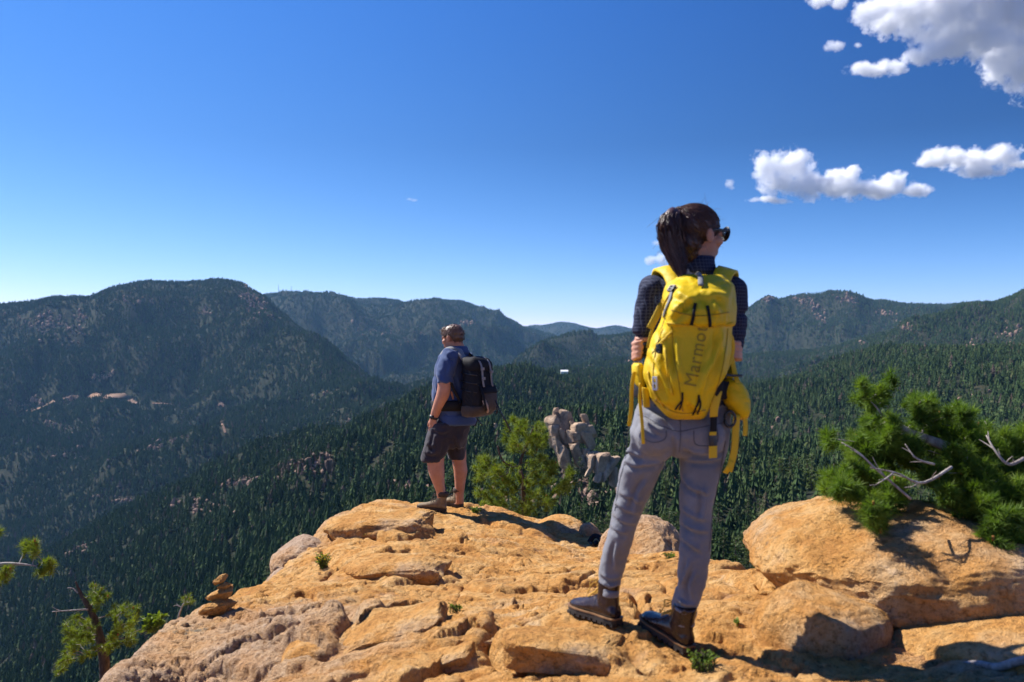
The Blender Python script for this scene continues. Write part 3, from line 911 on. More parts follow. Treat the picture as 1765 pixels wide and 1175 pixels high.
# ------------------------------------------------------------------ the granite outcrop in the foreground
def rock_material(name, orange=0.5, lichen=0.25, seed=0.0):
    M = Mat(name)
    vec = M.coord('Object')
    mp = M.n('ShaderNodeMapping'); mp.inputs['Location'].default_value = (seed * 3.1, seed * 1.7, seed)
    M.l(vec, mp.inputs['Vector']); vec = mp.outputs['Vector']
    big = M.noise(vec, 0.9, 4, 0.6); mid = M.noise(vec, 5.0, 6, 0.65); fine = M.noise(vec, 42.0, 5, 0.7); grit = M.noise(vec, 150.0, 3, 0.75)
    c = M.ramp(mid, [(0.25, (0.45, 0.19, 0.05)), (0.45, (0.64, 0.315, 0.09)), (0.62, (0.74, 0.44, 0.17)), (0.8, (0.76, 0.58, 0.38))])
    pale = M.ramp(fine, [(0.3, (0.34, 0.225, 0.145)), (0.55, (0.53, 0.38, 0.265)), (0.8, (0.66, 0.52, 0.40))])
    f = M.math('ADD', M.math('MULTIPLY', M.math('SUBTRACT', big, 0.5), 2.6), M.math('MULTIPLY', M.math('SUBTRACT', mid, 0.5), 1.2))
    f = M.math('ADD', f, 0.5 - orange)
    at = M.attr('lichen'); f = M.math('ADD', f, M.math('MULTIPLY', at, 1.0), clamp=True)
    c = M.mix(f, c, pale)
    # grey-green lichen crusts and dark grains
    lv = M.vor(vec, 26.0); ln = M.noise(vec, 3.2, 5, 0.7)
    lm = M.math('MULTIPLY', M.ramp(ln, [(0.56, 0.0), (0.66, 1.0)]), M.ramp(lv, [(0.25, 1.0), (0.5, 0.0)]))
    lm = M.math('MULTIPLY', lm, M.math('ADD', M.math('MULTIPLY', at, 0.9), lichen), clamp=True)
    c = M.mix(lm, c, (0.20, 0.195, 0.15))
    c = M.mix(M.ramp(grit, [(0.30, 0.8), (0.42, 0.0)]), c, (0.12, 0.065, 0.03))
    c = M.mix(M.ramp(grit, [(0.60, 0.0), (0.72, 0.55)]), c, (0.72, 0.55, 0.38))
    st = M.noise(vec, 1.7, 6, 0.75)
    c = M.mix(M.ramp(st, [(0.57, 0.0), (0.70, 0.6)]), c, (0.24, 0.11, 0.045))
    c = M.mix(M.ramp(M.noise(vec, 2.4, 6, 0.72), [(0.56, 0.0), (0.72, 0.42)]), c, (0.60, 0.45, 0.33))
    cr = M.vor(vec, 9.0, 'DISTANCE_TO_EDGE')
    c = M.mix(M.ramp(fine, [(0.28, 0.9), (0.48, 0.0)]), c, (0.17, 0.08, 0.03))
    c = M.mix(M.ramp(M.noise(vec, 14.0, 5, 0.7), [(0.28, 0.6), (0.44, 0.0)]), c, (0.24, 0.105, 0.035))
    h = M.math('ADD', M.math('MULTIPLY', fine, 1.0), M.math('MULTIPLY', grit, 0.45))
    h = M.math('ADD', h, M.math('MULTIPLY', mid, 1.3))
    return M.bsdf(c, 0.92, M.bump(h, 1.0, 0.034), 0.12)

MAT_ROCK = rock_material('orange_granite', 0.72, 0.15)
MAT_ROCK2 = rock_material('pale_granite', 0.42, 0.4, 3.0)

CTRL = [(150, 1175, 3.75), (200, 1140, 3.75), (250, 1096, 4.25), (345, 1045, 4.9), (420, 1019, 5.6), (480, 988, 6.5), (495, 955, 6.9), (560, 917, 7.4), (570, 888, 7.8),
        (600, 876, 8.1), (640, 867, 8.35), (700, 874, 8.3), (785, 877, 8.35), (840, 877, 8.4), (880, 887, 8.35), (930, 902, 8.2),
        (300, 1175, 3.72), (300, 1120, 4.0), (450, 1175, 3.5), (450, 1100, 3.95), (450, 1050, 4.7),
        (600, 1175, 3.0), (600, 1115, 3.6), (600, 1050, 4.4), (600, 1000, 5.3), (600, 950, 6.3), (600, 905, 7.4),
        (750, 1175, 2.95), (750, 1100, 3.65), (750, 1050, 4.4), (750, 1000, 5.3), (750, 940, 6.6), (750, 895, 7.8),
        (900, 1175, 2.9), (900, 1100, 3.45), (900, 1040, 4.3), (900, 980, 5.8), (900, 930, 7.1), (900, 902, 7.9),
        (1000, 1175, 2.85), (1000, 1045, 3.6), (1060, 1078, 3.3), (1190, 1128, 3.05), (1100, 1175, 2.75), (1340, 1175, 2.75),
        (1050, 1000, 4.7), (1040, 972, 6.4), (1000, 945, 7.2), (990, 1000, 5.0), (1100, 1030, 4.0), (1100, 965, 6.0), (1150, 955, 6.2), (1230, 970, 5.4), (1300, 988, 4.9),
        (1200, 1030, 3.95), (1300, 1060, 3.5), (1400, 1050, 3.6), (1400, 1110, 3.15), (1600, 1175, 2.7), (1500, 1020, 3.9), (1700, 1060, 3.5)]
cp = np.array([list(W(*c)) for c in CTRL] + [(-1.6, 1.2, -1.25), (0, 1.0, -1.08), (1.2, 1.0, -1.0), (-0.6, 2.0, -1.13), (0.9, 2.0, -1.05), (-1.8, 2.6, -1.42), (2.6, 2.6, -1.0)])
def tps_fit(p):
    n = len(p)
    d = np.linalg.norm(p[:, None, :2] - p[None, :, :2], axis=2)
    Kk = np.where(d > 0, d * d * np.log(d + 1e-12), 0) + np.eye(n) * 0.004
    P = np.concatenate([np.ones((n, 1)), p[:, :2]], 1)
    A = np.zeros((n + 3, n + 3)); A[:n, :n] = Kk; A[:n, n:] = P; A[n:, :n] = P.T
    b = np.zeros(n + 3); b[:n] = p[:, 2]
    return np.linalg.solve(A, b)
TP = tps_fit(cp)
def tps(x, y):
    sh = x.shape; x = x.ravel(); y = y.ravel(); out = np.empty_like(x)
    for s in range(0, len(x), 40000):
        a = x[s:s + 40000, None] - cp[None, :, 0]; b = y[s:s + 40000, None] - cp[None, :, 1]
        d2 = a * a + b * b
        k = 0.5 * d2 * np.log(d2 + 1e-18)
        out[s:s + 40000] = k @ TP[:-3] + TP[-3] + TP[-2] * x[s:s + 40000] + TP[-1] * y[s:s + 40000]
    return out.reshape(sh)

OUT_UD = [(150, 2.0), (150, 3.5), (200, 3.85), (250, 4.3), (345, 5.0), (420, 5.7), (480, 6.6), (497, 7.1), (556, 7.55), (572, 7.95), (605, 8.3), (650, 8.6), (720, 8.6), (785, 8.75),
          (850, 8.75), (920, 8.6), (975, 8.4), (1040, 8.0), (1110, 7.3), (1170, 6.5), (1240, 5.7), (1310, 5.1), (1420, 4.8), (1600, 4.5), (1900, 4.2), (2300, 2.0)]
OUTP = np.array([[(u - U0) / F * d, d] for u, d in OUT_UD] + [[2.6, 0.3], [-1.6, 0.3]])

def poly_sd(px, py, poly, closed=True):
    """distance to a polyline, nearest point, and the side (positive inside for the closed outline)"""
    n = len(poly); best = np.full(px.shape, 1e9); bx = np.zeros_like(px); by = np.zeros_like(px); bt = np.zeros_like(px)
    inside = np.zeros(px.shape, bool)
    seglen = []; tot = 0
    rngk = range(n if closed else n - 1)
    side = np.zeros_like(px)
    for k in rngk:
        a = poly[k]; b = poly[(k + 1) % n]
        dx, dy = b[0] - a[0], b[1] - a[1]; L2 = dx * dx + dy * dy + 1e-12
        t = np.clip(((px - a[0]) * dx + (py - a[1]) * dy) / L2, 0, 1)
        qx = a[0] + t * dx; qy = a[1] + t * dy
        d = np.hypot(px - qx, py - qy)
        m = d < best
        best = np.where(m, d, best); bx = np.where(m, qx, bx); by = np.where(m, qy, by)
        bt = np.where(m, tot + t * math.sqrt(L2), bt)
        side = np.where(m, np.sign(dx * (py - a[1]) - dy * (px - a[0])), side)
        tot += math.sqrt(L2)
        if closed:
            c = ((a[1] > py) != (b[1] > py)) & (px < (b[0] - a[0]) * (py - a[1]) / (b[1] - a[1] + 1e-12) + a[0])
            inside ^= c
    return best, bx, by, bt / tot, (inside if closed else side)

# ledges: front edge line (photograph pixels), height, length of the back slope, sharpness
LEDGES = [([(558, 925), (572, 922), (598, 924), (621, 914), (663, 926), (700, 926), (745, 921), (775, 920)], 0.08, 0.55, 0.06),
          ([(560, 975), (583, 980), (627, 981), (645, 992), (668, 995), (701, 994), (725, 988), (760, 977), (778, 965)], 0.06, 0.42, 0.05),
          ([(628, 966), (660, 962), (690, 958), (715, 952)], 0.035, 0.3, 0.05),
          ([(660, 1010), (730, 1004), (769, 1001), (800, 1000)], 0.045, 0.35, 0.03),
          ([(590, 1112), (630, 1100), (669, 1087), (704, 1078), (763, 1060), (790, 1056)], 0.09, 0.6, 0.05),
          ([(600, 1118), (560, 1128), (520, 1122), (480, 1112)], 0.10, 0.5, 0.06),
          ([(660, 1172), (707, 1163), (739, 1153), (775, 1130), (804, 1116), (850, 1114)], 0.075, 0.3, 0.03),
          ([(690, 1110), (715, 1106), (735, 1096), (748, 1080)], 0.05, 0.18, 0.02),
          ([(848, 1095), (858, 1132), (892, 1146), (934, 1152), (1000, 1150), (1062, 1143), (1115, 1128)], 0.045, 0.42, 0.05),
          ([(740, 1122), (790, 1112), (800, 1104), (850, 1102), (862, 1096)], 0.05, 0.25, 0.02),
          ([(840, 962), (870, 972), (895, 982)], 0.05, 0.4, 0.03), ([(770, 935), (790, 938), (805, 930)], 0.06, 0.3, 0.03),
          ([(850, 1043), (880, 1046), (905, 1040)], 0.035, 0.25, 0.02), ([(945, 1038), (975, 1044), (1000, 1040)], 0.03, 0.25, 0.02),
          ([(1075, 1040), (1088, 1048), (1112, 1052), (1118, 1030)], 0.05, 0.2, 0.02), ([(1095, 985), (1120, 978), (1150, 985)], 0.05, 0.3, 0.03),
          ([(1240, 995), (1290, 1015), (1330, 1030)], 0.06, 0.4, 0.04), ([(1200, 1090), (1260, 1100), (1330, 1130), (1400, 1165)], 0.05, 0.4, 0.03),
          ([(950, 1010), (1000, 1000), (1030, 990)], 0.03, 0.3, 0.03), ([(480, 1040), (520, 1030), (545, 1032), (560, 1042)], 0.06, 0.3, 0.04),
          ([(300, 1170), (380, 1150), (450, 1160), (540, 1150)], 0.06, 0.3, 0.05), ([(810, 890), (850, 900), (900, 915), (960, 930)], 0.06, 0.5, 0.05),
          ([(940, 950), (985, 955), (1030, 968)], 0.04, 0.3, 0.03), ([(700, 900), (730, 897), (760, 899)], 0.03, 0.3, 0.04)]
CRACKS = [([(598, 1075), (600, 1090), (597, 1110)], 0.10, 0.035), ([(820, 1100), (806, 1085), (812, 1075)], 0.04, 0.02), ([(855, 1080), (850, 1110), (862, 1140)], 0.06, 0.025),
          ([(905, 1150), (912, 1120), (900, 1085)], 0.05, 0.02), ([(1040, 1150), (1030, 1110), (1040, 1088)], 0.05, 0.02), ([(600, 925), (612, 905), (606, 890)], 0.08, 0.04),
          ([(706, 992), (712, 978)], 0.05, 0.03), ([(740, 985), (735, 972)], 0.04, 0.03), ([(1085, 1020), (1100, 1035), (1105, 1055)], 0.08, 0.03), ([(560, 950), (575, 975), (560, 1000)], 0.05, 0.04),
          ([(870, 1000), (940, 985), (1010, 990)], 0.03, 0.012), ([(780, 1050), (800, 1020), (795, 1000)], 0.025, 0.012), ([(1130, 1000), (1180, 1040), (1200, 1090)], 0.03, 0.02)]
def plan(pix):
    """photograph points on the smooth rock surface -> plan (x, y)"""
    out = []
    for u, v in pix:
        y = np.linspace(1.5, 9.5, 700); x = (u - U0) / F * y
        z = tps(x, y)
        k = np.argmin(np.abs((V0 - v) / F * y - z) + 0.02 * y * 0)
        out.append((x[k], y[k]))
    return np.array(out)

RNU, RNR = 800, 560
ru = np.linspace(-900, 2700, 4000)
# columns concentrated where the outcrop is seen
uu = np.concatenate([np.linspace(-1400, 130, 40), np.linspace(135, 1420, RNU - 140), np.linspace(1426, 3200, 100)])
yy = np.concatenate([np.exp(np.linspace(math.log(0.8), math.log(2.5), 60)), np.exp(np.linspace(math.log(2.52), math.log(9.2), RNR - 100)), np.exp(np.linspace(math.log(9.25), math.log(14), 40))])
GX = (uu[None, :] - U0) / F * yy[:, None]; GY = np.repeat(yy[:, None], len(uu), 1)
def rock_base(x, y):
    wob = 0.05 * fbm2(x * 2.2, y * 2.2, 3, 91)
    d, bx, by, _, ins = poly_sd(x, y, OUTP)
    e = np.where(ins, -d, d) + wob
    qx = np.where(ins, x, bx); qy = np.where(ins, y, by)
    z = tps(qx, qy)
    ee = np.clip(e + 0.10, 0, None)
    z = z - 2.2 * ee * ee / (ee + 0.30)
    return np.maximum(z, -9.5 + 0 * z), e
BZ, EDGE = rock_base(GX, GY)
inside_f = sstep(0.5, -0.1, EDGE)
H = np.zeros_like(BZ)
wxx = GX + 0.05 * fbm2(GX * 3, GY * 3, 3, 61); wyy = GY + 0.05 * fbm2(GX * 3 + 7, GY * 3, 3, 62)
for pix, h, L, wd in LEDGES:
    P = plan(pix)
    lo = P.min(0) - 1.3; hi = P.max(0) + 1.3
    m = (GX > lo[0]) & (GX < hi[0]) & (GY > lo[1]) & (GY < hi[1])
    if not m.any(): continue
    if P[-1, 0] < P[0, 0]: P = P[::-1]
    d, bx, by, t, side = poly_sd(wxx[m], wyy[m], P, False)
    sd = d * side                                 # lines run left to right, the far side is positive
    tap = sstep(0, 0.2, t) * sstep(1, 0.8, t)
    wd = wd * 0.45
    up = sstep(-wd, wd * 0.6, sd)
    bulge = np.exp(-np.clip(sd, 0, None) / L) * (1 - 0.35 * np.exp(-np.clip(sd, 0, None) / (0.18 * L + 0.02)))
    var = 0.85 + 0.5 * fbm2(bx * 5, by * 5, 2, 71)
    foot = -0.38 * np.exp(-((sd + wd) / (wd * 1.8)) ** 2)
    H[m] += h * tap * var * (up * bulge + foot * (sd < 0.0))
for pix, dp, wd in CRACKS:
    P = plan(pix); lo = P.min(0) - .4; hi = P.max(0) + .4
    m = (GX > lo[0]) & (GX < hi[0]) & (GY > lo[1]) & (GY < hi[1])
    if not m.any(): continue
    d, bx, by, t, side = poly_sd(wxx[m], wyy[m], P, False)
    H[m] -= dp * np.exp(-(d / wd) ** 2)
# layered weathering, lumps, pits
lay = fbm2(wxx * 0.9 + 3, wyy * 2.0, 4, 81) * 5.0
fr_ = lay - np.floor(lay)
terr_ = np.floor(lay) + sstep(0.72, 1.0, fr_)
H += 0.028 * (terr_ - lay)
cr2 = np.abs(fbm2(wxx * 1.1 + 40, wyy * 2.6 + 11, 3, 85))
H -= 0.035 * np.exp(-(cr2 / 0.018) ** 2) * sstep(-0.1, 0.25, fbm2(wxx * 0.8, wyy * 0.8, 2, 86))
def cells2(x, y, seed):
    ix = np.floor(x); iy = np.floor(y); f1 = np.full(x.shape, 9.0); f2 = np.full(x.shape, 9.0); idn = np.zeros(x.shape); gx = np.zeros(x.shape); gy = np.zeros(x.shape)
    for a in (-1, 0, 1):
        for b in (-1, 0, 1):
            cx_ = (ix + a).astype(np.int64); cy_ = (iy + b).astype(np.int64)
            h1 = (hash2(cx_, cy_, seed) % 1000) / 1000; h2 = (hash2(cx_, cy_, seed + 1) % 1000) / 1000; h3 = (hash2(cx_, cy_, seed + 2) % 1000) / 1000
            d = np.hypot(cx_ + .15 + .7 * h1 - x, cy_ + .15 + .7 * h2 - y)
            n_ = d < f1
            f2 = np.where(n_, f1, np.minimum(f2, d)); f1 = np.where(n_, d, f1); idn = np.where(n_, h3, idn); gx = np.where(n_, h1 - .5, gx); gy = np.where(n_, h2 - .5, gy)
    return f1, f2, idn, gx, gy
for fx_, fy_, am_, sd_ in ((0.9, 2.3, 0.95, 201), (3.0, 6.5, 0.28, 211)):
    qx_ = (GX + 0.16 * fbm2(GX * 2, GY * 2, 3, sd_ + 5)) * fx_ + GY * .5; qy_ = (GY + 0.16 * fbm2(GX * 2 + 5, GY * 2, 3, sd_ + 6)) * fy_ - GX * .7
    f1, f2, idn, gx_, gy_ = cells2(qx_, qy_, sd_)
    mk = sstep(-0.08, 0.18, fbm2(GX * 1.1 + sd_, GY * 1.1, 3, sd_ + 7))
    e_ = f2 - f1
    H += am_ * mk * (0.050 * (idn - .5) * sstep(0.0, 0.10, e_) + 0.03 * (gx_ * (qx_ - np.floor(qx_) - .5) + gy_ * (qy_ - np.floor(qy_) - .5)) - 0.035 * np.exp(-(e_ / 0.045) ** 2))
H += 0.045 * fbm2(GX * 1.6, GY * 1.6, 4, 82)
H += 0.012 * (np.abs(fbm2(GX * 5, GY * 5, 4, 83)) - 0.2)
rough_m = sstep(-0.15, 0.25, fbm2(GX * 0.9 + 5, GY * 0.9, 3, 87)) * 0.8 + 0.35 + 0.6 * sstep(-0.55, -1.2, GX) * sstep(5.2, 4.2, GY)
H += 0.011 * rough_m * fbm2(GX * 16, GY * 16, 4, 84, 0.65)
pit = noise2(GX * 11, GY * 11, 88); H -= 0.022 * rough_m * sstep(0.45, 0.8, pit)
GZ = BZ + H * (0.25 + 0.75 * inside_f)
rough_side = (1 - inside_f) * 0.25
GZ = GZ + rough_side * fbm2(GX * 2.5 + GZ * 1.5, GY * 2.5 + GZ * 2.5, 4, 95)
# break every face up along its own normal, so steep faces are as rough as flat ones
def rough_up(co, no, seed, amps, mask=1.0):
    h = np.zeros(len(co))
    for (f_, a_, o_) in amps: h += a_ * fbm3(co, o_, seed, 0.55, f_); seed += 11
    return co + no * (h * mask)[:, None]
CO = np.stack([GX.ravel(), GY.ravel(), GZ.ravel()], 1)
rk = mesh_np('granite_ground', CO, grid_faces(len(yy), len(uu)), MAT_ROCK)
NO = vno(rk)
seen = np.clip((inside_f.ravel() > -1) * 1.0, 0, 1)
bil = 1 - 2 * np.abs(fbm3(CO, 3, 301, .5, 3.2))
d3 = 0.026 * fbm3(CO, 3, 302, .5, 4.0) + 0.010 * bil + 0.007 * rough_m.ravel() * fbm3(CO, 3, 305, .6, 13.0) + 0.0055 * rough_m.ravel() * fbm3(CO, 2, 309, .6, 42.0)
CO2 = CO + NO * d3[:, None]
setco(rk, CO2); GZ = GZ + (NO[:, 2] * d3).reshape(GZ.shape)
lich = 0.85 * sstep(-0.55, -1.25, GX) * sstep(5.6, 4.4, GY) + 0.5 * sstep(6.6, 7.6, GY) * sstep(-1.1, -1.9, GX) + 0.45 * sstep(0.9, 1.6, GX) * sstep(4.5, 3.0, GY) * 0.4
vattr(rk, 'lichen', np.clip(lich + 0.35 * fbm2(GX * 1.5, GY * 1.5, 3, 99), 0, 1).ravel())
rock_obj = link('granite_ground', rk); tag(rock_obj, 'orange granite summit that the hikers stand on', kind='structure')

def rock_z(x, y):
    u = x / y * F + U0
    iu = int(np.clip(np.searchsorted(uu, u), 1, len(uu) - 1)); ir = int(np.clip(np.searchsorted(yy, y), 1, len(yy) - 1))
    au = (u - uu[iu - 1]) / (uu[iu] - uu[iu - 1]); ar = (y - yy[ir - 1]) / (yy[ir] - yy[ir - 1])
    return float(GZ[ir - 1, iu - 1] * (1 - au) * (1 - ar) + GZ[ir - 1, iu] * au * (1 - ar) + GZ[ir, iu - 1] * (1 - au) * ar + GZ[ir, iu] * au * ar)
def rock_hit(u, v, dmin=2.0, dmax=9.5):
    y = np.linspace(dmin, dmax, 1200); x = (u - U0) / F * y
    for k in range(len(y)):
        if (V0 - v) / F * y[k] <= rock_z(x[k], y[k]): return Vector((x[k], y[k], rock_z(x[k], y[k])))
    return W(u, v, dmax)

# boulders: u, v of the middle, depth, half sizes in pixels (across, up), half depth in m, tilt, colour
def boulder(u, v, d, hw, hh, hd, label, seed, mat=None, tilt=0.0, amp=0.28, planes=8, clip=0.7, sub_=6, turn=0.0, name='boulder', group=None, lich=0.3, boxy=0.0, prof=None):
    c = W(u, v, d); s = d / F
    me = rock_mesh(name, mat or MAT_ROCK2, seed, sub_, amp, planes, (1, 1, 1), 1.1, True, clip, 0.05)
    co = vco(me)
    if boxy: co = np.sign(co) * np.abs(co) ** (1 - boxy)
    co = co / np.abs(co).max(0)
    if prof:                                     # a measured outline: top and underside along the length
        tu, tv = zip(*prof[0]); bu, bv = zip(*prof[1]); uu_ = u + co[:, 0] * hw
        hz = np.where(co[:, 2] > 0, (v - np.interp(uu_, tu, tv)), (np.interp(uu_, bu, bv) - v)) / np.sqrt(np.clip(1 - np.clip(np.abs(co[:, 0]), 0, .93) ** 4, .12, 1))
        co = np.stack([co[:, 0] * hw * s, co[:, 1] * hd, co[:, 2] * hz * s], 1)
    else: co = co * (hw * s, hd, hh * s)
    ct, st = math.cos(tilt), math.sin(tilt)
    co = np.stack([co[:, 0] * ct - co[:, 2] * st, co[:, 1], co[:, 0] * st + co[:, 2] * ct], 1)
    ca, sa = math.cos(turn), math.sin(turn)
    co = np.stack([co[:, 0] * ca - co[:, 1] * sa, co[:, 0] * sa + co[:, 1] * ca, co[:, 2]], 1)
    setco(me, co)
    setco(me, rough_up(co, vno(me), seed + 400, ((2.2, .05, 3), (7.0, .022, 3), (22.0, .010, 3), (60.0, .004, 2)), min(1.0, 2.2 * min(hw, hh) * s)))
    vattr(me, 'lichen', np.full(len(me.vertices), lich))
    o = link(name, me, None, c); tag(o, label, 'boulder', group)
    return o
boulder(1610, 965, 3.85, 318, 165, 0.75, 'big orange boulder under the dark bushy pine', 4, MAT_ROCK, 0.0, 0.12, 5, 0.78, 7, lich=0.4, boxy=0.22,
        prof=([(1290, 950), (1312, 930), (1342, 905), (1400, 886), (1440, 877), (1500, 873), (1560, 858), (1620, 868), (1700, 895), (1765, 925), (1930, 950)], [(1290, 958), (1320, 995), (1360, 1020), (1420, 1042), (1500, 1085), (1600, 1110), (1930, 1120)]))
boulder(1745, 1150, 3.15, 250, 105, 0.6, 'broad orange rock hump below the big boulder', 6, MAT_ROCK, 0.10, 0.18, 5, 0.75, 6, lich=0.3, boxy=0.15)
boulder(1412, 1120, 3.22, 100, 100, 0.22, 'squat boulder with a black shaded front beside the woman', 9, MAT_ROCK, 0.0, 0.16, 7, 0.7, 6, turn=0.7, lich=0.45, boxy=0.42)
boulder(520, 968, 7.0, 52, 44, 0.4, 'grey rounded boulder on the left shoulder of the outcrop', 12, MAT_ROCK2, -0.35, 0.2, 6, 0.7, 6, lich=0.9)
boulder(490, 1000, 6.6, 26, 22, 0.25, 'small grey rock below the rounded grey boulder', 14, MAT_ROCK2, -0.6, 0.2, 7, 0.65, 5, lich=0.9)
boulder(958, 928, 8.2, 62, 38, 0.4, 'low smooth boulder behind the shadow of the man', 16, MAT_ROCK, 0.25, 0.15, 5, 0.75, 6, lich=0.3)
boulder(1020, 928, 7.9, 20, 32, 0.16, 'small upright rounded rock, left of the legs of the woman', 18, MAT_ROCK2, 0.5, 0.15, 5, 0.75, 5, lich=0.5)
boulder(1108, 955, 7.2, 84, 66, 0.5, 'pale domed boulder seen between the legs of the woman', 20, MAT_ROCK2, 0.35, 0.18, 6, 0.72, 6, lich=0.6)

# slabs and blocks the bedrock has split into: pieces of the ground
def slab(u, v, hw, hh, hd, tilt, turn, seed, dd=0.0, boxy=.5):
    g = rock_hit(u, v + hh * .6, 2.4, 9.2); d = g.y + dd; s = d / F
    me = rock_mesh('rock_slab', MAT_ROCK, seed, 6, .20, 8, (1, 1, 1), 1.3, True, .66, .05)
    co = vco(me); co = np.sign(co) * np.abs(co) ** (1 - boxy); co = co / np.abs(co).max(0)
    w_ = 1 + .22 * fbm3(co + seed, 2, seed, .5, 1.1); co = co * w_[:, None]
    co = co * (hw * s, hd, hh * s)
    for (c_, s_, i_, j_) in ((math.cos(turn), math.sin(turn), 0, 1), (math.cos(tilt), math.sin(tilt), 0, 2)):
        a, b = co[:, i_] * c_ - co[:, j_] * s_, co[:, i_] * s_ + co[:, j_] * c_; co[:, i_], co[:, j_] = a, b
    setco(me, co); k_ = min(1.0, 8 * hh * s)
    setco(me, rough_up(co, vno(me), seed + 500, ((3.5, .035, 3), (9.0, .020, 3), (26.0, .009, 3), (60.0, .004, 2)), k_))
    vattr(me, 'lichen', np.full(len(me.vertices), .15))
    o = link('rock_slab', me, rock_obj, tuple(W(u, v, d))); return o
slab(968, 1124, 112, 32, .14, -.07, .0, 31, .08)
slab(688, 982, 86, 19, .22, .06, -.12, 33, .22)
slab(655, 908, 96, 22, .30, .03, .05, 35, .30)
slab(690, 1086, 92, 30, .22, .24, -.1, 37, .22)
slab(762, 1140, 62, 15, .09, .36, -.2, 39, .08)
slab(560, 1118, 70, 28, .2, .05, .2, 41, .2)
slab(820, 1108, 52, 22, .14, .1, .1, 43, .14)
# ------------------------------------------------------------------ people: cloth, skin, boots
def cloth(name, c1, c2, scale=3.0, weave=900.0, rough=0.85, bump=0.25, sheen=0.15):
    M = Mat(name); vec = M.coord('Object')
    n = M.noise(vec, scale, 4, 0.6); w = M.noise(vec, weave, 2, 0.6); wr = M.noise(vec, 22.0, 4, 0.6, 0.6)
    c = M.mix(M.ramp(n, [(0.3, 0.0), (0.7, 1.0)]), c1, c2)
    c = M.mix(M.ramp(w, [(0.35, 0.35), (0.6, 0.0)]), c, tuple(x * 0.55 for x in c1))
    h = M.math('ADD', M.math('MULTIPLY', w, 0.12), wr)
    M.bsdf(c, rough, M.bump(h, bump, 0.012), 0.25)
    M.p.inputs['Sheen Weight'].default_value = sheen
    return M.m
def skin(name, base, dark):
    M = Mat(name); vec = M.coord('Object')
    n = M.noise(vec, 9.0, 4, 0.6); f = M.noise(vec, 260.0, 2, 0.6)
    c = M.mix(M.ramp(n, [(0.35, 0.0), (0.7, 1.0)]), base, dark)
    M.bsdf(c, 0.55, M.bump(f, 0.15, 0.002), 0.35)
    M.p.inputs['Subsurface Weight'].default_value = 0.12
    M.p.inputs['Subsurface Radius'].default_value = (0.01, 0.004, 0.002)
    M.p.inputs['Subsurface Scale'].default_value = 0.6
    return M.m
MAT_SKIN = skin('skin', (0.50, 0.255, 0.165), (0.42, 0.185, 0.115))
MAT_SKIN2 = skin('tanned_skin', (0.50, 0.24, 0.145), (0.40, 0.165, 0.095))
MAT_JEANS = cloth('grey_denim', (0.145, 0.146, 0.164), (0.205, 0.206, 0.228), 6.0, 700, 0.8, 0.3)
MAT_SHORTS = cloth('charcoal_cloth', (0.026, 0.022, 0.028), (0.040, 0.034, 0.043), 5.0, 800, 0.85, 0.3)
MAT_BLUE = cloth('blue_cloth', (0.034, 0.064, 0.155), (0.046, 0.08, 0.19), 5.0, 800, 0.85, 0.3)
MAT_BLACKCLOTH = cloth('black_nylon', (0.006, 0.006, 0.008), (0.011, 0.011, 0.014), 6.0, 600, 0.75, 0.3, 0.0)
MAT_TAUPE = cloth('taupe_nylon', (0.040, 0.030, 0.024), (0.066, 0.050, 0.040), 6.0, 600, 0.7, 0.3)
MAT_GREYWEB = cloth('grey_webbing', (0.16, 0.16, 0.165), (0.24, 0.24, 0.245), 8.0, 900, 0.7, 0.3)
MAT_BEIGE = cloth('beige_trim', (0.42, 0.27, 0.18), (0.5, 0.34, 0.24), 8.0, 900, 0.7, 0.3)
MAT_YELLOW = cloth('yellow_nylon', (0.63, 0.42, 0.004), (0.69, 0.47, 0.007), 4.0, 900, 0.5, 0.35, 0.0)
MAT_YELLOW2 = cloth('amber_webbing', (0.58, 0.36, 0.012), (0.66, 0.43, 0.018), 4.0, 1200, 0.6, 0.2, 0.0)
MAT_PRINT = cloth('olive_print', (0.27, 0.18, 0.015), (0.31, 0.21, 0.02), 4.0, 900, 0.6, 0.1, 0.0)
MAT_SEAM = cloth('seam_thread', (0.06, 0.058, 0.075), (0.08, 0.078, 0.1)); MAT_SEAM2 = cloth('amber_seam', (0.34, 0.22, 0.006), (0.40, 0.26, 0.008))
M = Mat('dark_plastic'); MAT_PLASTIC = M.bsdf((0.012, 0.012, 0.014), 0.35, spec=0.5)
M = Mat('light_metal'); MAT_METAL = M.bsdf((0.55, 0.55, 0.55), 0.35, spec=0.5)
M = Mat('dark_lens'); MAT_LENS = M.bsdf((0.006, 0.006, 0.008), 0.06, spec=0.6)
# navy shirt with a fine pale check
M = Mat('navy_check_cloth'); vec = M.coord('Object')
sx = M.n('ShaderNodeSeparateXYZ'); M.l(vec, sx.inputs[0])
def lines(o, f, w):
    a = M.math('FRACT', M.math('MULTIPLY', o, f)); return M.math('LESS_THAN', a, w)
dx = M.math('ADD', sx.outputs[0], M.math('MULTIPLY', sx.outputs[1], 0.7))
g = M.math('MAXIMUM', lines(dx, 80.0, 0.17), lines(sx.outputs[2], 80.0, 0.17))
n = M.noise(vec, 24.0, 4, 0.6, 0.6)
c = M.mix(M.math('MULTIPLY', g, 0.5), (0.013, 0.016, 0.038), (0.11, 0.125, 0.18))
M.bsdf(c, 0.85, M.bump(n, 0.35, 0.012), 0.2); MAT_CHECK = M.m
def hair_mat(name, c1, c2):
    M = Mat(name); vec = M.coord('Object', (260, 260, 14))
    n = M.noise(vec, 1.0, 3, 0.6)
    M.bsdf(M.mix(n, c1, c2), 0.33, M.bump(n, 0.5, 0.003), 0.5)
    return M.m
MAT_HAIR = hair_mat('dark_brown_hair', (0.012, 0.006, 0.005), (0.12, 0.052, 0.036))
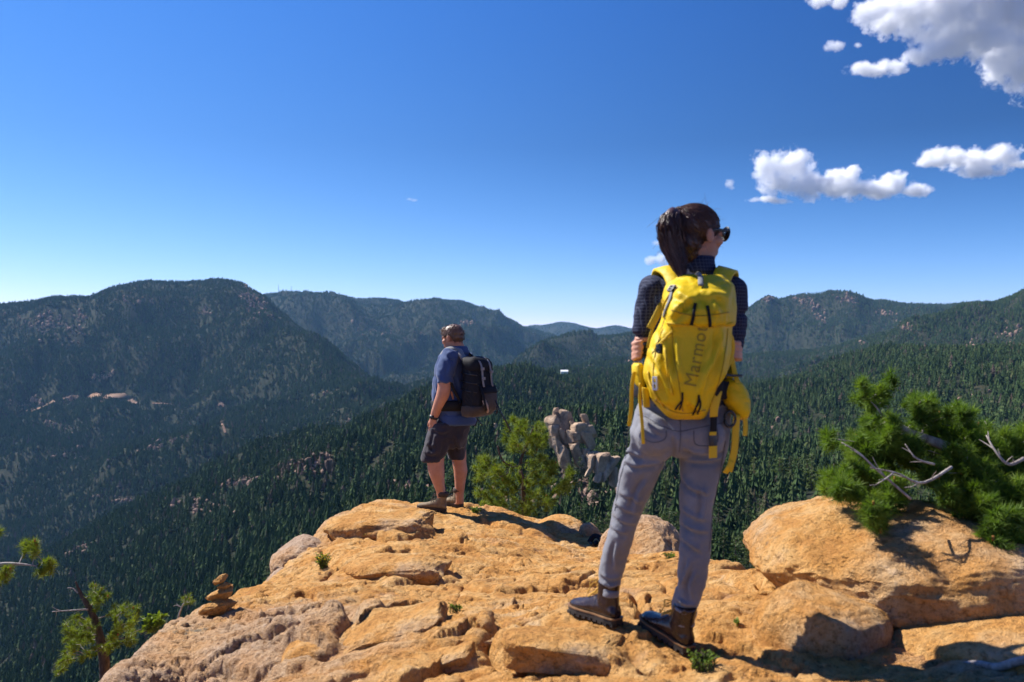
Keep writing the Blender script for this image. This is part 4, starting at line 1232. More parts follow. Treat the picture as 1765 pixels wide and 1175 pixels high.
MAT_HAIR2 = hair_mat('short_brown_hair', (0.04, 0.02, 0.011), (0.17, 0.085, 0.043))
def leather(name, c1, c2, rough):
    M = Mat(name); vec = M.coord('Object')
    n = M.noise(vec, 30.0, 5, 0.65); f = M.noise(vec, 300.0, 2)
    M.bsdf(M.mix(M.ramp(n, [(0.35, 0.0), (0.7, 1.0)]), c1, c2), rough, M.bump(M.math('ADD', n, M.math('MULTIPLY', f, 0.2)), 0.25, 0.004), 0.5)
    return M.m
MAT_LEATHER = leather('brown_leather', (0.018, 0.010, 0.010), (0.036, 0.019, 0.018), 0.26)
MAT_SUEDE = leather('olive_suede', (0.15, 0.108, 0.060), (0.24, 0.175, 0.10), 0.8)
MAT_SUEDE2 = leather('dark_suede', (0.035, 0.024, 0.018), (0.07, 0.048, 0.035), 0.85)
MAT_RUBBER = leather('black_rubber', (0.016, 0.013, 0.012), (0.035, 0.028, 0.024), 0.7)
MAT_WELT = leather('tan_welt', (0.17, 0.085, 0.035), (0.26, 0.14, 0.06), 0.6)
MAT_LACE = cloth('orange_lace', (0.55, 0.28, 0.03), (0.62, 0.36, 0.05), 8, 900)

def wrinkle(me, seed, scale=9.0, amp=0.004, stretch=(1, 1, 1), mask=None):
    co = vco(me); no = vno(me); p = co * np.array(stretch) * scale
    q = p + 0.6 * np.stack([noise3(p[:, 0], p[:, 1], p[:, 2], seed + 50), noise3(p[:, 0], p[:, 1], p[:, 2], seed + 51), noise3(p[:, 0], p[:, 1], p[:, 2], seed + 52)], 1)
    h = (1 - 2 * np.abs(fbm3(q, 3, seed))) - 0.6
    if mask is not None: h = h * mask(co)
    setco(me, co + no * (h * amp)[:, None])
def folds(me, lines_, amp=0.006, w=4.0):
    """raise creases in cloth along traced lines (on the side seen here and the far side alike)"""
    co = vco(me); no = vno(me)
    u = co[:, 0] / co[:, 1] * F + U0; v = V0 - co[:, 2] / co[:, 1] * F
    h = np.zeros(len(co))
    for ln in lines_:
        P = spline(np.array(ln, float), 10)
        d, bx, by, t, side = poly_sd(u, v, P, False)
        tap = sstep(0, 0.3, t) * sstep(1, 0.7, t)
        sd = d * side
        h += tap * (np.exp(-(sd / w) ** 2) - 0.9 * np.exp(-((sd - 1.7 * w) / (1.0 * w)) ** 2))
    setco(me, co + no * (h * amp)[:, None])

def hring(u0, u1, v, d, hd, n=28, p=0.85, yaw=0.0):
    """horizontal body ring between two photograph columns at depth d"""
    a = np.arange(n) * 2 * math.pi / n
    s = d / F; c = np.array(W((u0 + u1) / 2, v, d)); hw = (u1 - u0) / 2 * s
    sg = lambda x: np.sign(x) * np.abs(x) ** p
    return c + np.stack([hw * sg(np.cos(a)), hd * sg(np.sin(a)), np.zeros(n)], 1)
def yring(u, v, d, a_, b_, R, n=28, p=0.9):
    a = np.arange(n) * 2 * math.pi / n
    sg = lambda x: np.sign(x) * np.abs(x) ** p
    return np.array(W(u, v, d)) + np.outer(a_ * sg(np.cos(a)), R[:, 0]) + np.outer(b_ * sg(np.sin(a)), R[:, 1])

def build_boot(root, heel, toe, mats, height=0.17, scale=1.0, lace=None, label=None, cuff=None):
    """boot under root: upper, sole, welt, laces; heel/toe are the sole's ends on the ground"""
    heel = np.array(heel); toe = np.array(toe)
    f = toe - heel; L = 0.285 * scale
    R = frame(f)
    T = lambda x, y, z: heel + R @ (np.array([x, y, z]) * scale)
    prof = [(-0.004, .022, .030, .06), (0.008, .031, .024, .09), (0.04, .036, .022, .11), (0.09, .037, .022, .112), (0.13, .039, .022, .098), (0.165, .043, .022, .082), (0.205, .046, .022, .068),
            (0.24, .043, .022, .060), (0.265, .033, .022, .052), (0.280, .016, .026, .040)]
    m = MB(); rr = []
    a = np.arange(20) * 2 * math.pi / 20
    for y, w, z0, z1 in prof:
        cx = np.sign(np.cos(a)) * np.abs(np.cos(a)) ** 0.8; cz = np.sign(np.sin(a)) * np.abs(np.sin(a)) ** 0.7
        taper = np.where(cz > 0, 1 - 0.35 * cz, 1)
        rr.append(np.array([T(w * cx[k] * taper[k], y, (z0 + z1) / 2 + (z1 - z0) / 2 * cz[k]) for k in range(20)]))
    m.rings(rr)
    rr = []
    for z, y, rx, ry in ((0.05, .055, .036, .056), (0.09, .055, .038, .055), (0.12, .052, .039, .05), (0.15, .048, .041, .05), (height, .046, .043, .051)):
        rr.append(np.array([T(rx * math.cos(t), y + ry * math.sin(t), z) for t in a]))
    m.rings(rr)
    up = remesh(m.mesh('upper', None), 0.0055 * scale, 5, 0.5, mats[0])
    wrinkle(up, 5, 26, 0.0016)
    b = part('boot', up, root, label)
    # sole with a heel block, grooves and a stitched welt
    outl = [(-.008, .02), (0.0, .031), (0.04, .038), (0.10, .036), (0.15, .043), (0.20, .050), (0.245, .046), (0.272, .033), (0.288, .012)]
    pts = [(w, y) for y, w in outl] + [(-w, y) for y, w in outl[::-1]]
    m = MB()
    def slab(z0, z1, g):
        rr = [np.array([T(x * g, 0.14 + (y - 0.14) * (1 + (g - 1) * .4), z) for x, y in pts]) for z in (z0, z1)]
        m.rings(rr)
    slab(0.008, 0.025, 1.0)
    for k in range(9):                                           # lugs
        y = 0.0 + k * 0.031
        w = np.interp(y, [o[0] for o in outl], [o[1] for o in outl])
        for sx_ in (-1, 1):
            c = T(sx_ * w * 0.62, y + 0.008, 0.004); m.box(c, np.array([w * 0.38, 0.011, 0.006]) * scale, R)
    sub('sole', m.mesh('sole', mats[1], False), b)
    m = MB(); slab(0.0255, 0.031, 1.04); sub('welt', m.mesh('welt', mats[2], False), b)
    m = MB()
    for k in range(6):
        y = 0.155 - k * 0.016; z = 0.092 + k * 0.011 if k < 3 else 0.115 + (k - 3) * 0.017
        y = y if k < 3 else 0.108 - (k - 3) * 0.004
        w = 0.024
        m.tube([T(-w, y - .004, z - .006), T(0, y + .006, z + .003), T(w, y - .004, z - .006)], 0.0022 * scale, 5)
        m.tube([T(-w, y - .004, z - .006), T(0, y - .006, z + .008), T(w, y - .014, z + .004)], 0.0022 * scale, 5)
    kt = T(0, .112, .155)
    for sx_ in (-1, 1):
        m.tube(spline([kt, T(sx_ * .022, .135, .16), T(sx_ * .03, .13, .135), T(sx_ * .014, .12, .14), kt], 9), 0.002 * scale, 5)
        m.tube(spline([kt, T(sx_ * .012, .14, .14), T(sx_ * .03, .15, .10)], 6), 0.002 * scale, 5)
    sub('lace', m.mesh('lace', mats[3]), b)
    if cuff is not None:
        m = MB()
        m.rings([np.array([T(rx * math.cos(t), .046 + ry * math.sin(t), z) for t in a]) for z, rx, ry in ((height - .03, .044, .053), (height - .01, .050, .058), (height + .012, .049, .057), (height + .018, .042, .05))])
        sub('cuff', m.mesh('cuff', cuff), b)
    return b

def head_shells(m, C, R, s=1.0):
    T = lambda x, y, z: C + R @ (np.array([x, y, z]) * s)
    E = lambda c, r: m.ell(T(*c), np.array(r) * s, R, 20, 14)
    E((0, -.012, .028), (.073, .093, .078)); E((0, .028, -.03), (.057, .062, .076)); E((0, .058, -.082), (.026, .024, .02))
    E((0, .03, -.075), (.05, .045, .03)); E((0, .076, .018), (.046, .018, .014)); E((0, .086, -.056), (.02, .011, .009)); E((0, .084, -.066), (.018, .010, .007))
    for sx_ in (-1, 1):
        E((sx_ * .05, .055, -.022), (.018, .022, .018)); E((sx_ * .075, -.008, -.010), (.008, .019, .030)); E((sx_ * .078, -.014, .004), (.009, .012, .014))
        E((sx_ * .031, .078, .006), (.014, .012, .010))
    m.tube([T(0, .086, .012), T(0, .1, -.012), T(0, .108, -.03)], [.008 * s, .010 * s, .012 * s], 8)
    for sx_ in (-1, 1): E((sx_ * .011, .096, -.034), (.008, .009, .007))
    return T

def strands(m, paths, r0=0.0014, r1=0.0005, n=4):
    for P in paths:
        k = len(P)
        m.tube(P, list(np.linspace(r0, r1, k)), n, cap=False)

class Surf:
    def __init__(s, meshes):
        vs = []; fs = []; nb = 0
        for me in meshes:
            co = vco(me); vs += [Vector(c) for c in co]; fs += [[i + nb for i in p.vertices] for p in me.polygons]; nb += len(co)
        s.t = BVHTree.FromPolygons(vs, fs)
    def at(s, u, v, lift=0.0, fallback=3.0):
        d = W(u, v, 1.0).normalized()
        h, n, i, ds = s.t.ray_cast(Vector((0, 0, 0)), d)
        if h is None: return np.array(W(u, v, fallback)), np.array((0, -1, 0))
        if n.dot(d) > 0: n = -n
        return np.array(h + n * lift), np.array(n)
def ribbon_on(m, S, pix, wpx, lift=0.004, thick=0.003, n=10, fallback=3.0):
    """a flat strap lying on a surface along traced points"""
    P = spline(np.array(pix, float), n)
    hit = [S.at(a, b, lift, fallback) for a, b in P]
    pts = np.array([h[0] for h in hit]); nr = np.array([h[1] for h in hit])
    ribbon(m, pts, nr, wpx * pts[:, 1].mean() / F / 2, thick)
def ribbon(m, pts, nr, hw, thick):
    k = len(pts); rr = []
    hw = np.full(k, hw) if np.isscalar(hw) else hw
    for i in range(k):
        t = pts[min(i + 1, k - 1)] - pts[max(i - 1, 0)]; t = t / (np.linalg.norm(t) + 1e-9)
        b = np.cross(t, nr[i]); b /= np.linalg.norm(b) + 1e-9
        q = nr[i] - t * nr[i].dot(t); q /= np.linalg.norm(q) + 1e-9
        rr.append(np.array([pts[i] + b * hw[i] * x + q * thick * z for x, z in ((-1, 0), (-.9, .5), (0, .6), (.9, .5), (1, 0), (.9, -.5), (-.9, -.5))]))
    m.rings(rr)
# ------------------------------------------------------------------ the woman
DW = 3.18
Pw = lambda u, v, o=0.0: np.array(W(u, v, DW + o))
heelR = rock_hit(1187, 1127, 2.6, 3.6); heelL = rock_hit(1064, 1080, 2.8, 4.0)
zR = rock_z(heelR.x, heelR.y); 
woman = thing('person', 'woman seen from behind in navy checked shirt and grey jeans, arms folded, yellow pack', 'person', (heelR.x, heelR.y, zR))
oL = heelL.y - DW + .042; oR = heelR.y - DW + .042
# jeans
def wr(m, rows):
    m.rings([hring(l, r, v, DW + o, hd) for v, l, r, o, hd in rows])
LEGL = [(742, 1089, 1166, .01, .088), (766, 1083.5, 1168, .015, .09), (790, 1075, 1153, .02, .087), (809, 1069, 1139, .03, .082), (852, 1062, 1119, oL * .35, .072), (880, 1055.5, 1107, oL * .5, .067),
        (905, 1052, 1097, oL * .6, .064), (930, 1045, 1090, oL * .7, .063), (955, 1038, 1083, oL * .8, .06), (980, 1032.5, 1076, oL * .9, .056), (998, 1032, 1071, oL, .055), (1010, 1034, 1068, oL, .054), (1022, 1039, 1064, oL, .05)]
LEGR = [(742, 1172, 1257, 0, .088), (766, 1170, 1253.5, 0, .09), (809, 1172, 1242, oR * .2, .083), (852, 1172, 1231, oR * .4, .074), (880, 1172, 1225, oR * .5, .069), (905, 1172.5, 1226, oR * .6, .067),
        (955, 1171, 1223.5, oR * .8, .063), (1005, 1167.5, 1216, oR * .95, .058), (1025, 1162, 1209, oR, .056), (1043, 1158, 1203, oR, .055), (1060, 1159, 1199, oR, .054), (1072, 1163, 1194, oR, .05)]
PELV = [(688, 1104, 1256, .03, .095), (705, 1096, 1258, .02, .105), (725, 1091, 1258, .005, .122), (745, 1087, 1257, -.005, .128), (766, 1084, 1254, 0, .118), (784, 1079, 1250, .01, .09)]
m = MB(); wr(m, PELV); wr(m, LEGL); wr(m, LEGR)
for u0, u1, v, o in ((1095, 1165, 752, -.07), (1178, 1250, 752, -.08)):
    c = Pw((u0 + u1) / 2, v, o); m.ell(c, (.074, .068, .075))
jeans = remesh(m.mesh('jeans', None), 0.0075, 6, 0.5, MAT_JEANS)
zc = lambda lo, hi: (lambda co: sstep(lo, hi, np.abs(co[:, 2] + 0.66)) * 0.5 + 0.5)
wrinkle(jeans, 3, 14, 0.0035, (1, 1, 1.6))
FOLDS = [[(1078, 772), (1092, 780), (1112, 787)], [(1074, 790), (1090, 800), (1108, 803)], [(1066, 846), (1085, 856), (1113, 866)], [(1060, 862), (1080, 878), (1108, 884)], [(1056, 882), (1076, 898), (1100, 902)],
         [(1053, 902), (1066, 914), (1084, 918)], [(1090, 800), (1130, 797), (1166, 775)], [(1112, 706), (1130, 720), (1150, 732)], [(1105, 716), (1125, 738), (1145, 750)], [(1035, 985), (1052, 996), (1074, 990)],
         [(1033, 1000), (1052, 1010), (1070, 1003)], [(1066, 930), (1060, 960), (1062, 985)], [(1174, 768), (1210, 780), (1252, 772)], [(1176, 790), (1215, 793), (1248, 788)], [(1174, 815), (1192, 840), (1228, 852)], [(1172, 872), (1196, 890), (1224, 896)],
         [(1173, 896), (1196, 912), (1226, 916)], [(1172, 922), (1200, 945), (1212, 950)], [(1190, 960), (1182, 990), (1168, 1020)], [(1164, 1028), (1182, 1042), (1206, 1040)], [(1160, 1043), (1178, 1056), (1201, 1055)], [(1200, 980), (1190, 1010), (1196, 1035)],
         [(1165, 745), (1170, 770), (1171, 790)], [(1086, 730), (1092, 760), (1080, 800)], [(1120, 820), (1100, 850), (1090, 890)], [(1210, 830), (1215, 870), (1205, 905)]]
folds(jeans, FOLDS, 0.0125, 3.8)
jo = part('jeans', jeans, woman)
m = MB()
for rows, k in ((LEGL, -1), (LEGR, -1)):
    v, l, r, o, hd = rows[k]
    m.rings([hring(l - e, r + e, v + dv, DW + o, hd + e * .002) for e, dv in ((1, -9), (2.5, -7), (3, 0), (2, 2), (0, 2))], True)
sub('cuff', m.mesh('cuff', MAT_JEANS), jo)
m = MB(); m.rings([hring(1103 - e, 1257 + e, v, DW + .03, .1 + e * .003) for v, e in ((684, 0), (685, 2), (699, 2.5), (700, 0))]); sub('waistband', m.mesh('waistband', MAT_JEANS), jo)

SJ = Surf([jeans])
for pix in ([(1100, 714), (1120, 722), (1145, 736), (1172, 744)], [(1172, 744), (1200, 738), (1250, 728)], [(1172, 722), (1173, 745), (1171, 778)], [(1106, 728), (1108, 752), (1126, 762), (1146, 756), (1148, 740)],
            [(1084, 735), (1078, 790), (1068, 830), (1060, 880)], [(1250, 760), (1240, 820), (1229, 880), (1222, 950)], [(1196, 742), (1198, 764), (1216, 768), (1236, 762), (1236, 738)]):
    m = MB(); ribbon_on(m, SJ, pix, 1.3, .0012, .0016, 22, 3.2); sub('seam', m.mesh('seam', MAT_SEAM), jo)
# body: one continuous figure under the clothes, head turned right, hands on the elbows
HF = np.array((0.86, 0.50, -0.04)); HR = frame(HF); HC = Pw(1203, 405, 0.03)
m = MB()
TH = head_shells(m, HC, HR, 1.0)
m.tube([Pw(1196, 480, .04), Pw(1199, 455, .04), Pw(1203, 425, .03)], [.058, .05, .05], 14)
m.rings([hring(l + 7, r - 7, v, DW + o, hd - .012) for v, l, r, o, hd in ((478, 1140, 1255, .04, .075), (500, 1118, 1272, .04, .09), (560, 1122, 1262, .04, .1), (620, 1124, 1258, .04, .095), (690, 1104, 1258, .03, .1), (750, 1090, 1256, 0, .115))])
for rows in (LEGL, LEGR):
    m.rings([hring(l + 9, r - 9, v, DW + o, hd - .022) for v, l, r, o, hd in rows] + [hring(rows[-1][1] + 6, rows[-1][2] - 6, rows[-1][0] + 22, DW + rows[-1][3], .035)])
    v, l, r, o, hd = rows[-1]
    dfo = np.array((-.58, .81, 0)) if l < 1100 else np.array((-.48, .88, 0))
    m.ell(np.array(heelL if l < 1100 else heelR) + dfo * .11 + (0, 0, .058), (.024, .085, .022), frame(dfo))
ARML = [Pw(1126, 500, .03), Pw(1115, 545, .035), Pw(1112, 592, .04), Pw(1135, 603, .13), Pw(1180, 602, .19), Pw(1225, 598, .185), Pw(1258, 603, .11)]
ARMR = [Pw(1262, 502, .03), Pw(1266, 545, .035), Pw(1262, 592, .04), Pw(1240, 608, .15), Pw(1190, 612, .225), Pw(1140, 606, .20), Pw(1108, 605, .11)]
for A in (ARML, ARMR):
    m.tube(spline(A, 22), list(np.interp(np.linspace(0, 6, 22), range(7), [.044, .04, .037, .035, .03, .026, .024])), 12)
for A, px, sgn in ((ARML, 1262, 1), (ARMR, 1104, -1)):                 # palms, four fingers round the outside, thumb in front
    c = Pw(px + sgn * 3, 606, .075); m.ell(c, (.016, .045, .040))
    fl = [(593, 1.0), (602, 1.05), (611, 1.0), (619, .85)]
    for vi, ln in fl:
        e = (1092 if sgn < 0 else 1276)
        x = lambda k: e - sgn * k
        path = [Pw(x(2), vi, .075), Pw(x(0), vi - 1, .035), Pw(x(0), vi - 1, .008), Pw(x(6 * ln), vi - 3, -.018), Pw(x(17 * ln), vi - 5, -.026)]
        m.tube(spline(path, 12), list(np.linspace(.0098, .0072, 12)), 8)
    m.tube(spline([Pw(px - sgn * 4, 598, .09), Pw(px - sgn * 16, 590, .10), Pw(px - sgn * 26, 584, .085)], 7), list(np.linspace(.012, .008, 7)), 8)
body = remesh(m.mesh('body', None), 0.005, 3, 0.4, MAT_SKIN)
part('body', body, woman)

# shirt
m = MB()
m.rings([hring(l, r, v, DW + o, hd) for v, l, r, o, hd in ((462, 1178, 1232, .04, .055), (470, 1160, 1244, .04, .066), (479, 1134, 1262, .04, .078), (492, 1116, 1276, .04, .09), (520, 1114, 1274, .04, .102), (560, 1118, 1265, .04, .108),
          (600, 1121, 1260, .04, .104), (640, 1119, 1257, .04, .1), (675, 1110, 1257, .035, .103), (700, 1101, 1258, .03, .112))])
SL = [.056, .05, .046, .044, .038, .034]
for A in (ARML, ARMR):
    m.tube(spline(A[:6], 20), list(np.interp(np.linspace(0, 5, 20), range(6), SL)), 14)
    m.ell(A[0] + (0, 0, .004), (.056, .06, .055))
shirt = remesh(m.mesh('shirt', None), 0.0065, 6, 0.5, MAT_CHECK)
wrinkle(shirt, 9, 12, 0.006, (1, 1, .8))
so = part('shirt', shirt, woman)
m = MB(); m.rings([hring(l, r, v, DW + .035, hd) for v, l, r, hd in ((474, 1170, 1236, .07), (466, 1174, 1234, .068), (452, 1178, 1231, .062), (443, 1180, 1230, .06), (442, 1183, 1227, .054), (452, 1184, 1226, .05))]); col_ = m.mesh('collar', MAT_CHECK); sub('collar', col_, so)

# hair drawn back to a high ponytail
m = MB()
E = lambda c, r: m.ell(TH(*c), r, HR, 28, 20)
E((0, -.016, .034), (.081, .098, .081)); E((0, -.055, -.03), (.062, .05, .058)); E((0, -.048, -.075), (.045, .034, .035)); E((.058, -.006, .02), (.024, .045, .036)); E((-.058, -.006, .02), (.024, .045, .036))
tie = TH(-.012, -.098, .080); E((-.008, -.088, .072), (.026, .026, .024))
cap = remesh(m.mesh('hair', None), 0.005, 5, 0.5, MAT_HAIR)
co = vco(cap); no = vno(cap)
ax = (co - tie); ax /= np.linalg.norm(ax, axis=1)[:, None]
ang = np.arctan2(ax @ HR[:, 0], ax @ HR[:, 2])
setco(cap, co + no * (0.0022 * noise2(ang * 22, np.zeros_like(ang) + 3, 4) + 0.0012 * noise2(ang * 60, co[:, 2] * 12, 6))[:, None])
ho = part('hair', cap, woman)
m = MB(); r = np.random.default_rng(3)
PC = [np.array(p) for p in (tie, Pw(1158, 366, -.075), Pw(1152, 388, -.085), Pw(1155, 415, -.08), Pw(1164, 442, -.085), Pw(1172, 464, -.10), Pw(1177, 482, -.115))]
PW_ = [.010, .026, .040, .042, .037, .026, .008]
core = list(spline(PC, 16)); m.tube(core, list(np.interp(np.linspace(0, 6, 16), range(7), [w * .75 for w in PW_])), 14)
for k in range(420):
    a = r.uniform(0, 6.28); q = math.sqrt(r.uniform(0.35, 1.05)); tw = r.uniform(-.5, .5)
    end = r.uniform(4.4, 6.0)
    P = []
    for i in range(9):
        t = end * i / 8; c = spline(PC, 61)[int(round(t * 10))]; w = np.interp(t, range(7), PW_) * (1.0 + 0.12 * math.sin(3 * t + k))
        aa = a + tw * t * .4
        P.append(c + np.array((math.cos(aa) * w * q, math.sin(aa) * w * q * .8, 0)) + r.normal(0, .0018, 3))
    strands(m, [np.array(P)], .0016, .0006, 4)
for k in range(26):                                                # loose wisps
    i = r.integers(10, 50); c = spline(PC, 61)[i]
    d = np.array((r.uniform(-1, 1), r.uniform(-.5, .3), r.uniform(-.9, -.2))); L = r.uniform(.04, .09)
    strands(m, [spline([c, c + d * L * .5 + (0, 0, .01), c + d * L + (r.uniform(-.02, .02), 0, -.01)], 6)], .0009, .0004, 3)
sub('ponytail', m.mesh('ponytail', MAT_HAIR), ho)['kind'] = 'stuff'
# strands combed over the head to the tie, and flyaways
m = MB(); SC_ = BVHTree.FromPolygons([Vector(c) for c in vco(cap)], [list(p.vertices) for p in cap.polygons])
co = vco(cap); no = vno(cap)
for i in r.choice(len(co), 900, replace=False):
    p = co[i]
    if np.linalg.norm(p - tie) < .03: continue
    P = []
    sw = r.normal(0, .006, 3)
    L_ = r.uniform(.45, 1.0)
    for t in np.linspace(0, L_, 8):
        q = p + (tie - p) * t + sw * math.sin(3.1 * t)
        q = HC + (q - HC) * 1.25
        h_, n_, _, _ = SC_.find_nearest(Vector(q))
        P.append(np.array(h_ + n_ * r.uniform(.0005, .003)))
    strands(m, [np.array(P)], .0013, .0007, 3)
for i in r.choice(len(co), 70, replace=False):
    d = no[i] * .6 + r.normal(0, .5, 3); L_ = r.uniform(.015, .05)
    strands(m, [spline([co[i], co[i] + d * L_ * .5, co[i] + d * L_ + (0, 0, -.008)], 5)], .0006, .0003, 3)
sub('hair_strands', m.mesh('hair_strands', MAT_HAIR), ho)['kind'] = 'stuff'
m = MB(); m.tube([TH(-.008, -.085, .073), TH(-.014, -.103, .083)], [.020, .018], 14); sub('hair_tie', m.mesh('hair_tie', MAT_BLACKCLOTH), ho)
# sunglasses
m = MB()
for sx_ in (-1, 1):
    m.rings([np.array([TH(sx_ * (.034 + .028 * math.cos(t) * (1.1 if math.sin(t) > 0 else .85)), y - .010 * (math.cos(t) * 1.0 + 1) * .9, .010 + .022 * math.sin(t) + .004 * math.cos(t)) for t in np.linspace(0, 6.283, 18)[:-1]]) for y in (.113, .119)])
fr_ = m.mesh('sunglasses', MAT_LENS)
sg = part('sunglasses', fr_, woman)
m = MB()
for sx_ in (-1, 1):
    m.tube(spline([TH(sx_ * .064, .094, .020), TH(sx_ * .074, .05, .016), TH(sx_ * .080, 0.0, .012), TH(sx_ * .078, -.02, -.004)], 9), .0035, 6, flat=.006)
    t_ = [TH(sx_ * (.034 + .031 * math.cos(t)), .116 - .010 * (math.cos(t) + 1) * .9, .011 + .025 * math.sin(t) + .004 * math.cos(t)) for t in np.linspace(0, 6.283, 20)]
    m.tube(t_, .0032, 6)
m.tube([TH(-.008, .117, .018), TH(.008, .117, .018)], .003, 6)
sub('frame', m.mesh('frame', MAT_PLASTIC), sg)
# boots
BM = (MAT_LEATHER, MAT_RUBBER, MAT_WELT, MAT_LACE)
toeL = rock_hit(992, 1040, 2.9, 4.4)
dl = np.array((-0.58, 0.81, 0)); hl = np.array(heelL); tl = hl + dl * .285; tl[2] = rock_z(tl[0], tl[1]); hl[2] = rock_z(hl[0], hl[1])
build_boot(woman, hl + (0, 0, .004), tl + (0, 0, .01), BM, 0.172, 0.95)
dr = np.array((-0.48, 0.88, 0)); hr_ = np.array(heelR); tr = hr_ + dr * .285; tr[2] = rock_z(tr[0], tr[1]); hr_[2] = zR
build_boot(woman, hr_ + (0, 0, .004), tr + (0, 0, .01), BM, 0.172, 0.95)

# ------------------------------------------------------------------ her yellow backpack, a thing of its own
YB = DW - 0.075                                                   # plane against her back
def pring(v, l, c, r, th, grow=0.0, n=44):
    """pack section: flat against the back, a lit left flank, a crease, a broad outer panel"""
    pts = [(l, 0.0), (l - 1.5, .30), (l + (c - l) * .35, .72), (c, 1.0), (c + (r - c) * .5, 1.03), (r - (r - c) * .14, .86), (r, .45), (r - 2, 0.0), ((l + r) / 2, -.03)]
    P = np.array([np.array(W(u, v, YB - th * t)) for u, t in pts])
    P = np.concatenate([P, P[:1]])
    s = np.concatenate([[0], np.cumsum(np.linalg.norm(np.diff(P, axis=0), axis=1))])
    q = np.linspace(0, s[-1], n + 1)[:-1]
    R_ = np.stack([np.interp(q, s, P[:, k]) for k in range(3)], 1)
    if grow:
        c_ = R_.mean(0); dd = R_ - c_; dd[:, 2] = 0; R_ = R_ + dd / (np.linalg.norm(dd, axis=1)[:, None] + 1e-9) * grow
    return R_
PK = [(474, 1168, 1190, 1250, .06), (486, 1155, 1180, 1258, .12), (505, 1148, 1172, 1263, .17), (530, 1146, 1163, 1264, .195), (555, 1140, 1157, 1263, .195), (580, 1126, 1158, 1261, .19), (606, 1116, 1161, 1260, .195), (644, 1110, 1167, 1252, .205),
      (670, 1116, 1171, 1236, .2), (690, 1125, 1173, 1228, .185), (705, 1138, 1176, 1222, .16), (716, 1150, 1182, 1217, .12), (722, 1160, 1188, 1210, .08)]
pack = thing('backpack', 'bright yellow hiking backpack with a lettered outer panel, worn by the woman', 'backpack', tuple(W(1190, 720, YB - .1)))
m = MB(); m.rings([pring(*k) for k in PK])
bag = remesh(m.mesh('main_bag', None), 0.006, 5, 0.5, MAT_YELLOW)
wrinkle(bag, 21, 9, 0.007, (1, 1, .5)); 
folds(bag, [[(1166, 575), (1168, 610), (1172, 660)], [(1120, 600), (1140, 640), (1160, 690)], [(1128, 585), (1150, 620), (1166, 680)], [(1245, 560), (1238, 600), (1215, 650)], [(1250, 590), (1240, 640), (1222, 680)], [(1230, 570), (1220, 620), (1205, 690)],
            [(1118, 650), (1135, 680), (1160, 705)], [(1140, 560), (1146, 590), (1158, 640)], [(1190, 690), (1200, 700), (1212, 712)]], 0.012, 5.0)
bo = part('main_bag', bag, pack)
m = MB(); m.rings([pring(v, l - 2, c, r + 2, th + .012, .006) for v, l, c, r, th in ((483, 1163, 1186, 1254, .08), (492, 1153, 1178, 1260, .13), (510, 1148, 1170, 1263, .18), (535, 1146, 1163, 1264, .205), (556, 1147, 1160, 1263, .20), (562, 1149, 1160, 1261, .19))])
lid = remesh(m.mesh('lid', None), 0.006, 5, 0.5, MAT_YELLOW)
wrinkle(lid, 23, 10, 0.008, (1, 1, .8)); folds(lid, [[(1160, 500), (1185, 515), (1195, 535)], [(1215, 505), (1230, 520), (1240, 550)], [(1155, 540), (1180, 520), (1205, 512)], [(1195, 505), (1225, 505), (1255, 515)], [(1150, 550), (1170, 535), (1176, 520)]], 0.010, 6.0)
lo = part('lid', lid, pack)
S = Surf([bag, lid]); SBAG = Surf([bag])
m = MB(); ribbon_on(m, S, [(1149, 556), (1175, 559), (1210, 563), (1240, 562), (1262, 556)], 3.0, .002, .004, 24); sub('lid_seam', m.mesh('lid_seam', MAT_YELLOW2), lo)
for pix in ([(1199, 523), (1195, 542), (1192, 558)], [(1218, 528), (1221, 545), (1223, 561)]):
    m = MB(); ribbon_on(m, S, pix, 5.5, .004, .005); sub('lash_loop', m.mesh('lash_loop', MAT_BLACKCLOTH), lo)
for pix in ([(1176, 676), (1176, 690), (1172, 704)], [(1175, 690), (1169, 698), (1165, 704)], [(1204, 680), (1202, 694), (1193, 714)], [(1203, 682), (1206, 695), (1203, 712)]):
    m = MB(); ribbon_on(m, S, pix, 3.0, .004, .004); part('lash_cord', m.mesh('lash_cord', MAT_BLACKCLOTH), pack)
m = MB(); ribbon_on(m, S, [(1201, 470), (1206, 482), (1207, 496)], 9, .010, .006); part('haul_loop', m.mesh('haul_loop', MAT_GREYWEB), pack)
for pix in ([(1158, 560), (1161, 606), (1168, 644), (1173, 680), (1177, 708)], [(1254, 566), (1250, 606), (1241, 650), (1226, 692)], [(1128, 688), (1150, 704), (1180, 712), (1216, 706)], [(1143, 566), (1130, 606), (1126, 650), (1132, 690)]):
    m = MB(); ribbon_on(m, SBAG, pix, 1.8, .0015, .002, 26); sub('seam', m.mesh('seam', MAT_SEAM2), bo)
m = MB(); ribbon_on(m, S, [(1158, 534), (1180, 541), (1212, 544), (1256, 538)], 2.2, .0015, .003, 24); sub('zip', m.mesh('zip', MAT_SEAM2), lo)
